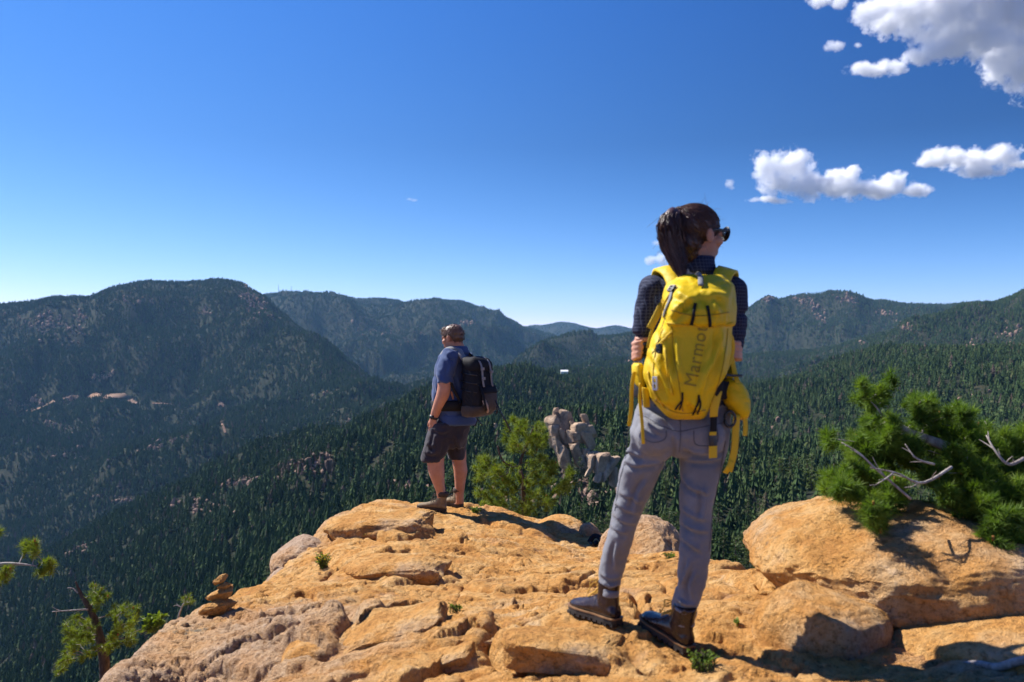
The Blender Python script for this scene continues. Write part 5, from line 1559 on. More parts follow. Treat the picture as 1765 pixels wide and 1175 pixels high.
# compression straps, buckles and loops on the lit flank
for pix, w, mt in (([(1160, 494), (1157, 512), (1150, 530), (1145, 545)], 6, MAT_GREYWEB), ([(1156, 505), (1140, 535), (1125, 565), (1116, 600)], 5, MAT_YELLOW2), ([(1143, 520), (1131, 545), (1120, 566)], 12, MAT_YELLOW2),
                   ([(1160, 570), (1140, 590), (1130, 602)], 4, MAT_YELLOW2), ([(1146, 600), (1152, 640), (1160, 680)], 4, MAT_YELLOW2), ([(1118, 640), (1124, 668), (1145, 700)], 5, MAT_YELLOW2)):
    m = MB(); ribbon_on(m, S, pix, w, .004, .004); part('strap', m.mesh('strap', mt), pack)
def buckle(u, v, w, h, mt, name='buckle', lift=.008):
    p, nr = S.at(u, v, lift); R = frame(-nr); s = p[1] / F
    m = MB()
    for sx_ in (-1, 1): m.box(p + R @ np.array((sx_ * w * s / 2, 0, 0)), (w * s * .16, .004, h * s / 2), R)
    for sz in (-1, 0, 1): m.box(p + R @ np.array((0, .001, sz * h * s / 2)), (w * s * .6, .004, h * s * .09), R)
    part(name, m.mesh(name, mt, False), pack)
buckle(1160, 499, 11, 11, MAT_PLASTIC); buckle(1140, 601, 9, 12, MAT_PLASTIC); buckle(1134, 516, 7, 10, MAT_PLASTIC); buckle(1131, 660, 7, 20, MAT_METAL)
m = MB()
p0 = S.at(1142, 598, .012)[0]
for q in range(2): m.tube([p0 + np.array((.012 * math.cos(t) + .01 * q, -.004, .016 * math.sin(t) - .006)) for t in np.linspace(0, 6.28, 14)], .0022, 5)
part('cord_loop', m.mesh('cord_loop', MAT_PLASTIC), pack)
# lettering reading upwards on the outer panel
fc = bpy.data.curves.new('lettering', 'FONT'); fc.body = 'Marmot'; fc.size = 1.0; fc.space_character = 1.06; fc.resolution_u = 4
fo = bpy.data.objects.new('tmp', fc); COL.objects.link(fo)
fm = bpy.data.meshes.new_from_object(fo.evaluated_get(bpy.context.evaluated_depsgraph_get())); bpy.data.objects.remove(fo)
bm_ = bmesh.new(); bm_.from_mesh(fm); bmesh.ops.triangulate(bm_, faces=bm_.faces[:])
for _ in range(2): bmesh.ops.subdivide_edges(bm_, edges=[e for e in bm_.edges if e.calc_length() > 0.12], cuts=1, use_grid_fill=False); bmesh.ops.triangulate(bm_, faces=bm_.faces[:])
bm_.to_mesh(fm); bm_.free()
co = vco(fm); wd = co[:, 0].max()
base0 = np.array((1199.0, 668.0)); base1 = np.array((1219.0, 563.0)); dirv = (base1 - base0) / np.linalg.norm(base1 - base0); upv = np.array((dirv[1], -dirv[0]))
upv = upv if upv[0] < 0 else -upv
k_ = np.linalg.norm(base1 - base0) / wd
new = []
for x, y, z in co:
    q = base0 + dirv * x * k_ + upv * y * k_ * 1.0
    new.append(SBAG.at(q[0], q[1], .0035)[0])
setco(fm, new); fm.materials.clear(); fm.materials.append(MAT_PRINT)
part('lettering', fm, pack)
# shoulder straps over her shoulders
for sgn, path in ((-1, [(1166, 492, -.12), (1158, 472, -.075), (1148, 463, -.03), (1140, 464, .04), (1134, 480, .10), (1128, 530, .15), (1122, 580, .13), (1118, 620, .06), (1119, 650, -.06)]),
                  (1, [(1240, 492, -.12), (1246, 474, -.075), (1252, 465, -.03), (1258, 468, .04), (1260, 485, .10), (1262, 530, .15), (1262, 580, .13), (1260, 620, .06), (1258, 650, -.06)])):
    P = spline([Pw(*p) for p in path], 30)
    c_ = Pw(1195, 540, .03)
    nr = P - c_; nr[:, 0] *= .35; nr /= np.linalg.norm(nr, axis=1)[:, None]
    m = MB(); ribbon(m, P, nr, np.interp(np.linspace(0, 8, 30), range(9), [.032, .034, .036, .034, .03, .026, .02, .012, .012]), .014)
    part('shoulder_strap', m.mesh('shoulder_strap', MAT_YELLOW), pack)
# hip belt, its pockets, and the webbing tails
m = MB(); m.rings([hring(1096 - e, 1266 + e, v, DW + .02, .128 + e * .002) for v, e in ((655, 0), (657, 3), (682, 4), (685, 1))]); part('hip_belt', m.mesh('hip_belt', MAT_BLACKCLOTH), pack)
m = MB(); m.rings([hring(l, r, v, DW - .03, .05) for v, l, r in ((626, 1094, 1104), (630, 1090, 1109), (645, 1090, 1111), (662, 1095, 1112), (668, 1101, 1108))]); hp = m.mesh('hip_pocket', MAT_YELLOW); wrinkle(hp, 31, 14, .004); part('hip_pocket', hp, pack)
m = MB(); m.rings([hring(l, r, v, DW - .05, hd) for v, l, r, hd in ((653, 1252, 1264, .02), (660, 1247, 1278, .045), (675, 1243, 1287, .055), (692, 1247, 1291, .058), (706, 1258, 1291, .055), (716, 1266, 1288, .045), (722, 1271, 1284, .02))])
pc = remesh(m.mesh('hip_pouch', None), .005, 4, .5, MAT_YELLOW); wrinkle(pc, 33, 12, .007); part('hip_pouch', pc, pack)
def tail(path, w, mt, name='webbing', th=.003):
    P = spline([Pw(*p) for p in path], 14); m = MB()
    ribbon(m, P, np.tile(np.array((0.25, -1.0, 0.1)) / 1.04, (14, 1)), w / 2 * DW / F, th)
    part(name, m.mesh(name, mt), pack)
tail([(1093, 640, -.07), (1089, 670, -.09), (1088, 705, -.09), (1084, 734, -.085)], 7, MAT_YELLOW2)
tail([(1104, 660, -.09), (1103, 690, -.11), (1106, 720, -.13), (1109, 765, -.135)], 6, MAT_YELLOW2)
tail([(1112, 668, -.10), (1114, 690, -.12), (1115, 702, -.125)], 12, MAT_YELLOW2)
tail([(1258, 600, -.05), (1262, 620, -.06), (1266, 640, -.07), (1272, 660, -.09)], 9, MAT_YELLOW2)
tail([(1248, 560, -.10), (1262, 585, -.07), (1262, 610, -.06), (1250, 640, -.09)], 8, MAT_YELLOW2)
tail([(1238, 672, -.16), (1234, 690, -.17), (1231, 704, -.17), (1230, 718, -.165)], 15, MAT_YELLOW2)
tail([(1230, 715, -.163), (1230, 730, -.163), (1229, 747, -.16)], 12, MAT_BLACKCLOTH, th=.005)
tail([(1229, 745, -.16), (1229, 758, -.16), (1229, 768, -.158)], 14, MAT_PLASTIC, 'strap_buckle', .008)
tail([(1229, 744, -.164), (1229, 750, -.164)], 13, MAT_YELLOW2)
tail([(1229, 768, -.158), (1229, 779, -.158), (1229, 789, -.157)], 15, MAT_YELLOW2)
tail([(1270, 715, -.10), (1268, 745, -.10), (1266, 775, -.10), (1260, 800, -.10), (1256, 812, -.10)], 13, MAT_YELLOW2)
tail([(1262, 795, -.105), (1256, 806, -.11), (1250, 815, -.10)], 10, MAT_YELLOW2)
tail([(1284, 715, -.08), (1285, 735, -.08), (1284, 751, -.08)], 9, MAT_YELLOW2)
tail([(1246, 645, -.12), (1262, 647, -.10), (1279, 647, -.08)], 4, MAT_PLASTIC)
m = MB(); m.tube([Pw(1258 + 9 * math.cos(t), 722 + 13 * math.sin(t), -.10) for t in np.linspace(0, 6.28, 18)], .006, 8); part('hydration_loop', m.mesh('hydration_loop', MAT_PLASTIC), pack)
tail([(1244, 655, -.17), (1240, 668, -.18), (1232, 680, -.185)], 10, MAT_BLACKCLOTH)
# ------------------------------------------------------------------ the man
DM = 8.3
Pm = lambda u, v, o=0.0: np.array(W(u, v, DM + o))
MF = np.array((-0.80, 0.60, 0.0)); MR = frame(MF)                    # columns: his right, ahead, up
hm = rock_hit(772, 879, 7.0, 9.4); zg = rock_z(hm.x, hm.y)
man = thing('person', 'man standing on the rock edge in blue short sleeved shirt and dark shorts', 'person', (hm.x, hm.y, zg))
TOR = [(598, 789, .085, .085), (604, 787, .14, .10), (613, 785, .195, .12), (630, 781, .205, .135), (655, 778, .20, .15), (685, 777, .198, .165), (705, 781, .20, .165), (722, 787, .195, .15)]
# body
m = MB(); HFm = np.array((-0.84, 0.54, -0.16)); HRm = frame(HFm); HCm = Pm(780, 582, 0)
TM = head_shells(m, HCm, HRm, 1.14)
m.tube([Pm(790, 612, 0), Pm(787, 598, 0), Pm(782, 586, 0)], [.085, .078, .07], 14)
m.rings([yring(u, v, DM, a - .02, b - .02, MR) for v, u, a, b in TOR])
m.rings([hring(l, r, v, DM + o, hd) for v, l, r, o, hd in ((720, 762, 806, 0, .12), (745, 745, 804, 0, .12), (770, 742, 798, 0, .1))])
CL = [(745, 744, 782, -.09, .08), (785, 733, 766, -.09, .075), (797, 736, 765.5, -.09, .074), (808, 737.5, 766, -.09, .078), (819, 740.5, 766, -.09, .076), (836, 747.5, 766.5, -.09, .06), (848, 752, 768, -.09, .046), (858, 753.5, 769, -.09, .042), (868, 754, 769, -.09, .04)]
CR = [(745, 768, 802, .12, .08), (785, 776, 804, .14, .075), (794, 779, 803.5, .14, .074), (811, 782, 806, .14, .078), (828, 783.5, 802.5, .14, .06), (850, 784.5, 799.5, .14, .044), (860, 785, 799.5, .14, .042), (868, 785, 799.5, .14, .04)]
for rows in (CL, CR): m.rings([hring(l, r, v, DM + o, hd) for v, l, r, o, hd in rows])
m.ell(Pm(757, 868, -.09), (.07, .025, .020)); m.ell(Pm(790, 868, .15), (.05, .04, .020))
ARM = [Pm(776, 612, -.15), Pm(769, 635, -.19), Pm(766, 660, -.21), Pm(764, 677, -.21), Pm(758, 693, -.19), Pm(751.5, 709, -.165), Pm(747.5, 720, -.15), Pm(746, 729, -.14)]
m.tube(spline(ARM, 26), list(np.interp(np.linspace(0, 7, 26), range(8), [.07, .066, .064, .064, .056, .046, .036, .038])), 14)
FAR_ARM = [Pm(802, 614, .16), Pm(800, 650, .2), Pm(796, 690, .22), Pm(785, 720, .26), Pm(780, 738, .28)]
m.tube(spline(FAR_ARM, 14), list(np.linspace(.066, .036, 14)), 12)
def hand(m, c, R, s=1.0, thumb=1):
    """palm, four unequal bent fingers and a thumb; R columns: across the knuckles, back of the hand, towards the fingers"""
    T = lambda x, y, z: c + R @ (np.array([x, y, z]) * s)
    m.ell(T(0, 0, .035), np.array((.042, .020, .05)) * s, R)
    for x, ln in ((-.030, .9), (-.010, 1.05), (.011, 1.0), (.030, .8)):
        m.tube(spline([T(x * .8, 0, .05), T(x, .004, .085), T(x * 1.02, -.008, .085 + .032 * ln), T(x, -.032, .085 + .05 * ln)], 9), list(np.linspace(.0115 * s, .0085 * s, 9)), 8)
    m.tube(spline([T(thumb * -.03, -.004, .015), T(thumb * -.054, -.014, .045), T(thumb * -.054, -.022, .078)], 7), list(np.linspace(.015 * s, .010 * s, 7)), 8)
hz_ = np.array((-.06, -.02, -1.0)); hz_ /= np.linalg.norm(hz_)
hx = np.array((.85, -.5, 0)); hx -= hz_ * hx.dot(hz_); hx /= np.linalg.norm(hx); hy = np.cross(hz_, hx)
hand(m, Pm(747, 722, -.15), np.stack([hx, hy, hz_], 1), 1.12, 1)
hand(m, Pm(780, 738, .28), np.stack([hx, hy, hz_], 1), 1.1, 1)
mb = remesh(m.mesh('body', None), 0.0075, 3, 0.4, MAT_SKIN2)
part('body', mb, man)
# shirt
m = MB(); m.rings([yring(u, v, DM, a, b, MR) for v, u, a, b in TOR])
m.tube(spline([Pm(779, 608, -.12), Pm(771, 627, -.175), Pm(767, 645, -.20), Pm(767, 661, -.21)], 12), list(np.interp(np.linspace(0, 3, 12), range(4), [.088, .09, .086, .084])), 16)
m.tube(spline([Pm(801, 609, .14), Pm(801, 635, .19), Pm(800, 662, .2)], 9), [.085] * 9, 14)
ms = remesh(m.mesh('shirt', None), 0.012, 6, 0.5, MAT_BLUE)
wrinkle(ms, 41, 7, .014, (1, 1, .8)); folds(ms, [[(752, 640), (760, 655), (775, 660)], [(768, 615), (775, 630), (772, 650)], [(785, 640), (792, 665), (798, 690)], [(750, 660), (755, 675), (765, 690)], [(770, 605), (778, 612), (786, 622)], [(780, 650), (784, 675), (790, 700)]], .014, 3.0)
mso = part('shirt', ms, man)
m = MB(); m.rings([yring(u, v, DM, a, b, MR) for v, u, a, b in ((609, 789, .12, .11), (603, 789, .10, .1), (597, 788, .094, .096), (596, 788, .084, .086), (603, 789, .08, .08))]); sub('collar', m.mesh('collar', MAT_BLUE), mso)
m = MB(); m.rings([yring(u, v, DM, a, b, MR) for v, u, a, b in ((712, 784, .192, .155), (716, 785, .205, .165), (727, 789, .208, .16), (731, 790, .204, .155), (727, 789, .19, .145))]); hm_ = m.mesh('shirt_tail', MAT_BLUE); wrinkle(hm_, 43, 8, .01); sub('shirt_tail', hm_, mso)
# shorts
m = MB()
m.rings([hring(l, r, v, DM, hd) for v, l, r, hd in ((706, 757, 808, .14), (720, 750, 811, .16), (738, 742, 810, .165), (755, 737, 806, .16), (772, 736, 800, .12))])
m.rings([hring(l, r, v, DM - .08, hd) for v, l, r, hd in ((728, 743, 790, .12), (750, 735.5, 781, .125), (770, 730.5, 773, .125), (787, 725.5, 766, .12), (795, 727, 763, .115))])
m.rings([hring(l, r, v, DM + .12, hd) for v, l, r, hd in ((728, 760, 810, .12), (750, 766, 806, .125), (770, 770, 803, .12), (788, 773, 801, .115), (791, 774, 800, .11))])
sh = remesh(m.mesh('shorts', None), 0.012, 5, 0.5, MAT_SHORTS)
wrinkle(sh, 47, 7, .012, (1, 1, 1)); folds(sh, [[(733, 760), (742, 768), (752, 765)], [(730, 775), (742, 782), (755, 778)], [(745, 735), (760, 745), (775, 740)], [(772, 760), (768, 775), (764, 790)], [(785, 745), (790, 765), (794, 785)], [(752, 745), (748, 765), (750, 785)]], .014, 3.0)
part('shorts', sh, man)
# hair
m = MB(); E = lambda c, r: m.ell(TM(*c), np.array(r) * 1.14, HRm, 26, 18)
E((0, -.014, .038), (.079, .096, .076)); E((0, -.05, .0), (.066, .05, .05)); E((0, .055, .078), (.055, .035, .026))
hc = remesh(m.mesh('hair', None), 0.007, 4, 0.5, MAT_HAIR2)
co = vco(hc); no = vno(hc); setco(hc, co + no * (0.004 * noise3(co[:, 0] * 90, co[:, 1] * 90, co[:, 2] * 40, 5))[:, None])
mho = part('hair', hc, man)
m = MB(); r = np.random.default_rng(8); sel = r.choice(len(co), 900)
for i in sel:
    p = co[i]; q = no[i]
    if (p - HCm) @ HRm[:, 2] < -.06: continue
    d = q * .5 + HRm[:, 1] * .45 * (1 if (p - HCm) @ HRm[:, 2] > .05 else -.3) + np.array((0, 0, -.3)) + r.normal(0, .25, 3)
    m.tube([p, p + d * .014, p + d * .024 + (0, 0, -.004)], [.0018, .0013, .0004], 3, cap=False)
sub('hair_tuft', m.mesh('hair_tuft', MAT_HAIR2), mho)['kind'] = 'stuff'
# wrist band, boots
m = MB(); wc = Pm(747.6, 718.5, -.15); wd_ = np.array(ARM[6] - ARM[5]); wd_ /= np.linalg.norm(wd_)
m.tube([wc - wd_ * .014, wc - wd_ * .012, wc + wd_ * .012, wc + wd_ * .014], [.030, .042, .042, .030], 18); m.box(wc + (-.01, -.042, 0), (.018, .006, .018)); part('wristband', m.mesh('wristband', MAT_PLASTIC), man)
def gz(p, lift=0.0):
    p = np.array(p); p[2] = rock_z(p[0], p[1]) + lift; return p
h1 = gz(Pm(768, 878, -.10)); t1 = gz(h1 + np.array((-.97, .10, 0)) * .28)
BMm = (MAT_SUEDE, MAT_RUBBER, MAT_SUEDE2, MAT_SUEDE2)
build_boot(man, h1, t1, BMm, 0.175, 0.98, cuff=MAT_SUEDE2)
h2 = gz(Pm(796, 877, .12)); t2 = gz(h2 + np.array((-.80, .55, 0)) * .33)
build_boot(man, h2, t2, BMm, 0.175, 0.98, cuff=MAT_SUEDE2)
GAP = (h1[2] - Pm(774, 878, -.10)[2])

# his black backpack
bk = -MF
PO = Pm(786, 664, 0) + bk * .16                                     # middle of his back
T = lambda x, y, z: PO + MR[:, 0] * x + bk * y + np.array((0, 0, z))
mpack = thing('backpack', 'black backpack with taupe lower pocket and grey straps, worn by the man', 'backpack', tuple(T(0, .1, -.3)))
def mring(z, a, y0, y1, n=36, p=.6, dx=0.0):
    t = np.arange(n) * 2 * math.pi / n; sg = lambda q: np.sign(q) * np.abs(q) ** p
    return np.array([T(dx + a * sg(math.cos(k)), (y0 + y1) / 2 + (y1 - y0) / 2 * sg(math.sin(k)), z) for k in t])
m = MB(); m.rings([mring(*k) for k in ((.275, .10, .02, .10), (.25, .13, .0, .15), (.19, .145, 0, .185), (.08, .15, 0, .215), (-.05, .155, 0, .235), (-.17, .155, 0, .245), (-.23, .15, .0, .23), (-.265, .13, .01, .18), (-.285, .08, .04, .13))])
mbag = remesh(m.mesh('main_bag', None), .01, 5, .5, MAT_BLACKCLOTH); wrinkle(mbag, 51, 8, .012); part('main_bag', mbag, mpack)
m = MB(); m.rings([mring(*k) for k in ((-.29, .09, .03, .14), (-.27, .14, .0, .21), (-.23, .16, -.005, .248), (-.19, .162, -.005, .252), (-.178, .155, 0, .246))]); bt = m.mesh('base_panel', MAT_TAUPE); wrinkle(bt, 52, 9, .008); part('base_panel', bt, mpack)
m = MB(); m.rings([mring(*k, dx=.02) for k in ((.0, .08, .18, .235), (-.03, .10, .17, .255), (-.09, .105, .17, .272), (-.17, .105, .17, .275), (-.22, .10, .17, .26), (-.24, .08, .18, .24))]); fp = m.mesh('front_pocket', MAT_TAUPE); wrinkle(fp, 53, 9, .01); part('front_pocket', fp, mpack)
m = MB(); m.rings([mring(*k, dx=.02) for k in ((.01, .11, .18, .245), (-.05, .115, .18, .268), (-.06, .115, .18, .268))]); m.tube([T(-.10, .22, .02), T(-.095, .265, -.1), T(-.085, .275, -.18), T(-.05, .265, -.23)], .012, 8); part('pocket_trim', m.mesh('pocket_trim', MAT_BLACKCLOTH), mpack)
m = MB(); m.tube([T(-.08, .25, -.12), T(-.07, .277, -.18), T(-.04, .268, -.235)], .011, 8, flat=.02); part('beige_trim', m.mesh('beige_trim', MAT_BEIGE), mpack)
m = MB(); m.rings([mring(*k) for k in ((.283, .09, .03, .12), (.268, .135, .0, .175), (.225, .152, -.01, .205), (.16, .152, .05, .215), (.15, .145, .06, .205))]); tp = m.mesh('lid', MAT_BLACKCLOTH); wrinkle(tp, 54, 12, .012); part('lid', tp, mpack)
for x in (-.07, .06):
    m = MB(); P = np.array([T(x, y, z) for y, z in ((.13, .278), (.195, .235), (.222, .16), (.232, .06), (.245, 0.0))]); ribbon(m, spline(P, 14), np.tile(bk, (14, 1)), .012, .006); part('webbing', m.mesh('webbing', MAT_GREYWEB), mpack)
m = MB()
for x, y, z in ((-.07, .228, .17), (.06, .232, .14), (-.07, .24, .08)): m.box(T(x, y, z), (.016, .010, .013), np.stack([MR[:, 0], bk, (0, 0, 1)], 1))
part('buckle', m.mesh('buckle', MAT_GREYWEB, False), mpack)
for k in range(3):
    z = .14 - k * .08; m = MB(); m.tube([T(-.150, .03, z), T(-.158, .12, z - .02), T(-.14, .215, z - .03)], .006, 6); part('side_strap', m.mesh('side_strap', MAT_PLASTIC), mpack)
m = MB(); P = spline([T(-.07, .01, .24), T(-.085, -.02, .285), Pm(789, 603.5, -.10), Pm(776, 602.5, -.13), Pm(766, 608, -.13), Pm(759, 622, -.10), Pm(756, 645, -.04)], 24)
nr = P - np.array(Pm(782, 640, 0)); nr /= np.linalg.norm(nr, axis=1)[:, None]; P = P + nr * .012; ribbon(m, P, nr, .034, .014); part('shoulder_strap', m.mesh('shoulder_strap', MAT_GREYWEB), mpack)
m = MB(); P = spline([T(.07, .01, .24), T(.085, -.02, .285), Pm(800, 603, .12), Pm(792, 604, .16), Pm(780, 615, .18)], 18)
nr = P - np.array(Pm(785, 640, 0)); nr /= np.linalg.norm(nr, axis=1)[:, None]; ribbon(m, P, nr, .034, .014); part('shoulder_strap', m.mesh('shoulder_strap', MAT_BLACKCLOTH), mpack)
m = MB(); P = spline([Pm(776, 655, -.235), Pm(783, 673, -.23), Pm(792, 690, -.20), T(-.15, .02, -.16)], 12); ribbon(m, P, np.tile((-.3, -.9, 0.2), (12, 1)), .014, .006); part('webbing', m.mesh('webbing', MAT_BLACKCLOTH), mpack)
m = MB(); m.rings([yring(781, v, DM, a, b, MR) for v, a, b in ((688, .205, .175), (690, .225, .198), (704, .222, .192), (706, .205, .17))]); part('hip_belt', m.mesh('hip_belt', MAT_BLACKCLOTH), mpack)
for path, rr_ in (([(854, 690, -.25), (861, 706, -.28), (871, 724, -.29), (880, 742, -.28)], .0075), ([(823, 714, -.2), (823, 724, -.21), (818, 735, -.22)], .007), ([(823, 722, -.21), (829, 730, -.22), (832, 733, -.22)], .006), ([(856, 700, -.26), (857, 708, -.26), (855, 712, -.26)], .009)):
    m = MB(); m.tube(spline([Pm(*p) for p in path], 10), rr_, 6); part('strap_end', m.mesh('strap_end', MAT_PLASTIC), mpack)
# ------------------------------------------------------------------ pines and small plants near the rock
MAT_PINE = leafy('pine_needles', (0.055, 0.085, 0.012), (0.15, 0.20, 0.024), (0.27, 0.29, 0.04), 0.30, False, 7.0)
MAT_PINE2 = leafy('dark_pine_needles', (0.035, 0.075, 0.012), (0.10, 0.17, 0.022), (0.20, 0.27, 0.04), 0.36, False, 9.0)
MAT_LEAF = leafy('small_leaves', (0.06, 0.11, 0.02), (0.13, 0.20, 0.03), (0.24, 0.28, 0.05), 0.3, False, 30.0)
M = Mat('grey_bark'); vec = M.coord('Object', (1, 1, .4)); n = M.noise(vec, 40, 5, .65)
MAT_GBARK = M.bsdf(M.ramp(n, [(.3, (.13, .105, .09)), (.5, (.30, .26, .235)), (.75, (.46, .42, .39))]), .9, M.bump(n, .7, .006))
M = Mat('brown_bark'); vec = M.coord('Object', (1, 1, .4)); n = M.noise(vec, 40, 5, .65)
MAT_BBARK = M.bsdf(M.ramp(n, [(.3, (.03, .022, .018)), (.6, (.09, .065, .05)), (.8, (.17, .13, .10))]), .9, M.bump(n, .7, .006))
M = Mat('dry_buds'); MAT_BUD = M.bsdf((0.30, 0.12, 0.035), .8)

def in_poly(px, py, poly):
    c = False
    for k in range(len(poly)):
        a = poly[k]; b = poly[(k + 1) % len(poly)]
        if (a[1] > py) != (b[1] > py) and px < (b[0] - a[0]) * (py - a[1]) / (b[1] - a[1]) + a[0]: c = not c
    return c

def needle_arrays(r, tufts, L, n, w):
    """thin needles round every shoot tip; each needle a slim triangle"""
    V = []
    for (p, d, s) in tufts:
        k = int(n * r.uniform(.7, 1.2))
        dirs = r.normal(0, 1, (k, 3)); dirs /= np.linalg.norm(dirs, axis=1)[:, None]
        dirs = dirs * .85 + d * r.uniform(.25, 1.1, k)[:, None]; dirs /= np.linalg.norm(dirs, axis=1)[:, None]
        base = p - d * (r.uniform(0, .9, k) * L * s * .9)[:, None]
        ln = L * s * r.uniform(.65, 1.15, k)
        sd = np.cross(dirs, r.normal(0, 1, (k, 3))); sd /= np.linalg.norm(sd, axis=1)[:, None]
        tip = base + dirs * ln[:, None] + np.array((0, 0, -.12)) * ln[:, None] * r.uniform(0, 1, k)[:, None]
        V.append(np.stack([base - sd * w, base + sd * w, tip], 1).reshape(-1, 3))
    V = np.concatenate(V)
    return V, np.arange(len(V)).reshape(-1, 3)

def pine(label, root, trunk, tips, L, n, w, mats, seed, trunk_r, cat='tree', name='pine_tree', curve=.35, dead=(), limb_r=.010):
    """trunk: list of points; tips: (point, scale); every shoot is joined to the trunk by a curved limb"""
    r = np.random.default_rng(seed)
    t = thing(name, label, cat, tuple(root))
    T = spline(trunk, 40); rad = np.interp(np.linspace(0, 1, 40), np.linspace(0, 1, len(trunk_r)), trunk_r)
    m = MB(); m.tube(T, list(rad), 9); part('trunk', m.mesh('trunk', mats[1]), t)
    m = MB(); tf = []
    bud = MB()
    # limbs fork: every shoot joins the nearest wood already grown
    node = [tuple(x) for x in T]; nrad = list(rad); pen = [0.0] * len(T)
    order = sorted(range(len(tips)), key=lambda i: np.linalg.norm(T - np.array(tips[i][0]), axis=1).min())
    for i in order:
        p = np.array(tips[i][0]); s = tips[i][1]
        N_ = np.array(node)
        d_ = np.linalg.norm(N_ - p, axis=1) + np.clip(N_[:, 2] - p[2] + .02, 0, None) * 1.2 + np.array(pen)
        j = int(np.argmin(d_)); a = N_[j]; D = np.linalg.norm(p - a)
        mid = a + (p - a) * .5 + r.normal(0, .07, 3) * D + np.array((0, 0, -.12)) * D * curve * 2
        Q = spline([a, mid, p], 7); r0 = min(limb_r * (0.35 + 2.0 * D), nrad[j] * .75)
        m.tube(Q, list(np.linspace(r0, .0018, 7)), 5, cap=False)
        for q, rr_ in zip(Q[2:], np.linspace(r0, .0018, 7)[2:]): node.append(tuple(q)); nrad.append(max(rr_, .0025)); pen.append(L * .35)
        d = (Q[-1] - Q[-2]); d /= np.linalg.norm(d) + 1e-9; d = d + np.array((0, 0, .35)); d /= np.linalg.norm(d)
        tf.append((p, d, s))
        if r.random() < .8: tf.append((Q[-2] + r.normal(0, L * .3, 3), d + r.normal(0, .5, 3), s * .85))
        if r.random() < .06: bud.ell(p + d * L * .1, np.array((.12, .12, .26)) * L * s, None, 6, 4)
    for Q, r0 in dead:
        qq = spline([np.array(q) for q in Q], 14)
        for k in range(3, 13, 2):
            dv = (qq[k + 1] - qq[k]); L2 = np.linalg.norm(dv) * r.uniform(.8, 2.2); dv = dv / np.linalg.norm(dv) + r.normal(0, .6, 3)
            m.tube(spline([qq[k], qq[k] + dv * L2 * .5, qq[k] + dv * L2 + r.normal(0, .15, 3) * L2], 6), list(np.linspace(r0 * .4, .0012, 6)), 5, cap=False)
        m.tube(spline([np.array(q) for q in Q], 14), list(np.linspace(r0, r0 * .35, 14)), 7)
    part('limbs', m.mesh('limbs', mats[1] if len(mats) < 3 else mats[2]), t)['kind'] = 'stuff'
    V, f = needle_arrays(r, tf, L, n, w)
    o = part('crown', mesh_np('crown', V, f, mats[0], False), t); o['kind'] = 'stuff'
    if bud.n: o = part('buds', bud.mesh('buds', MAT_BUD), t); o['kind'] = 'stuff'
    return t

r7 = np.random.default_rng(5)
def fill(poly, n, d, dd, sc=(.8, 1.15), bias=None):
    P = np.array(poly); out = []
    while len(out) < n:
        u = r7.uniform(P[:, 0].min(), P[:, 0].max()); v = r7.uniform(P[:, 1].min(), P[:, 1].max())
        if in_poly(u, v, poly): out.append((np.array(W(u, v, d + r7.uniform(-dd, dd))), r7.uniform(*sc)))
    return out

# young long-needled pine behind the crest of the rock
lobes = [[(868, 735), (880, 718), (905, 722), (915, 745), (900, 775), (875, 775), (862, 758)], [(915, 728), (935, 720), (942, 740), (950, 770), (940, 790), (915, 780), (908, 750)],
         [(816, 800), (828, 778), (845, 790), (860, 810), (855, 835), (830, 850), (812, 835)], [(850, 800), (870, 785), (900, 800), (905, 840), (880, 860), (850, 850)], [(815, 840), (850, 840), (880, 870), (860, 885), (830, 880)],
         [(900, 790), (940, 790), (955, 815), (945, 845), (910, 850)], [(945, 795), (975, 790), (992, 812), (990, 838), (960, 850), (945, 830)], [(880, 850), (930, 845), (960, 860), (940, 890), (890, 892)]]
tips = []
for lb, k in zip(lobes, (34, 34, 34, 36, 24, 30, 34, 36)): tips += fill(lb, k, 10.2, .42)
pine('young green pine with long needles growing behind the rock crest, right of the man', W(908, 935, 10.3), [W(908, 940, 10.3), W(905, 890, 10.3), W(902, 840, 10.2), W(897, 800, 10.2), W(908, 765, 10.2), W(920, 735, 10.2)], tips, .085, 60, .0030,
     (MAT_PINE, MAT_BBARK), 61, [.045, .036, .03, .022, .014, .006],
     dead=[([W(858, 768, 9.9), W(862, 785, 9.9), W(870, 797, 9.95), W(882, 802, 10.1)], .013), ([W(898, 812, 9.8), W(902, 825, 9.8), W(900, 840, 9.9)], .016), ([W(862, 822, 9.8), W(875, 815, 9.9), W(876, 805, 9.9)], .009)])
# dark bushy pine rooted behind the big boulder
poly = [(1416, 790), (1424, 748), (1448, 768), (1470, 776), (1484, 735), (1486, 690), (1494, 655), (1520, 690), (1532, 652), (1548, 700), (1565, 705), (1590, 682), (1616, 705), (1650, 690), (1672, 720), (1720, 738), (1765, 728), (1860, 720), (1930, 800),
        (1930, 930), (1850, 980), (1765, 960), (1700, 935), (1660, 890), (1600, 852), (1556, 842), (1530, 900), (1512, 900), (1496, 870), (1450, 850), (1425, 828)]
def pine_d(v): return 3.80 - 0.40 * min(1.0, max(0.0, (v - 790) / 110.0))
cl_ = []
while len(cl_) < 205:
    u, v = r7.uniform(1412, 1930), r7.uniform(648, 985)
    if in_poly(u, v, poly): cl_.append(np.array(W(u, v, pine_d(v) + r7.uniform(-.14, .30))))
tips = [(p_ + r7.normal(0, (.026, .026, .020)), r7.uniform(.85, 1.25)) for p_ in cl_ for _ in range(8)]
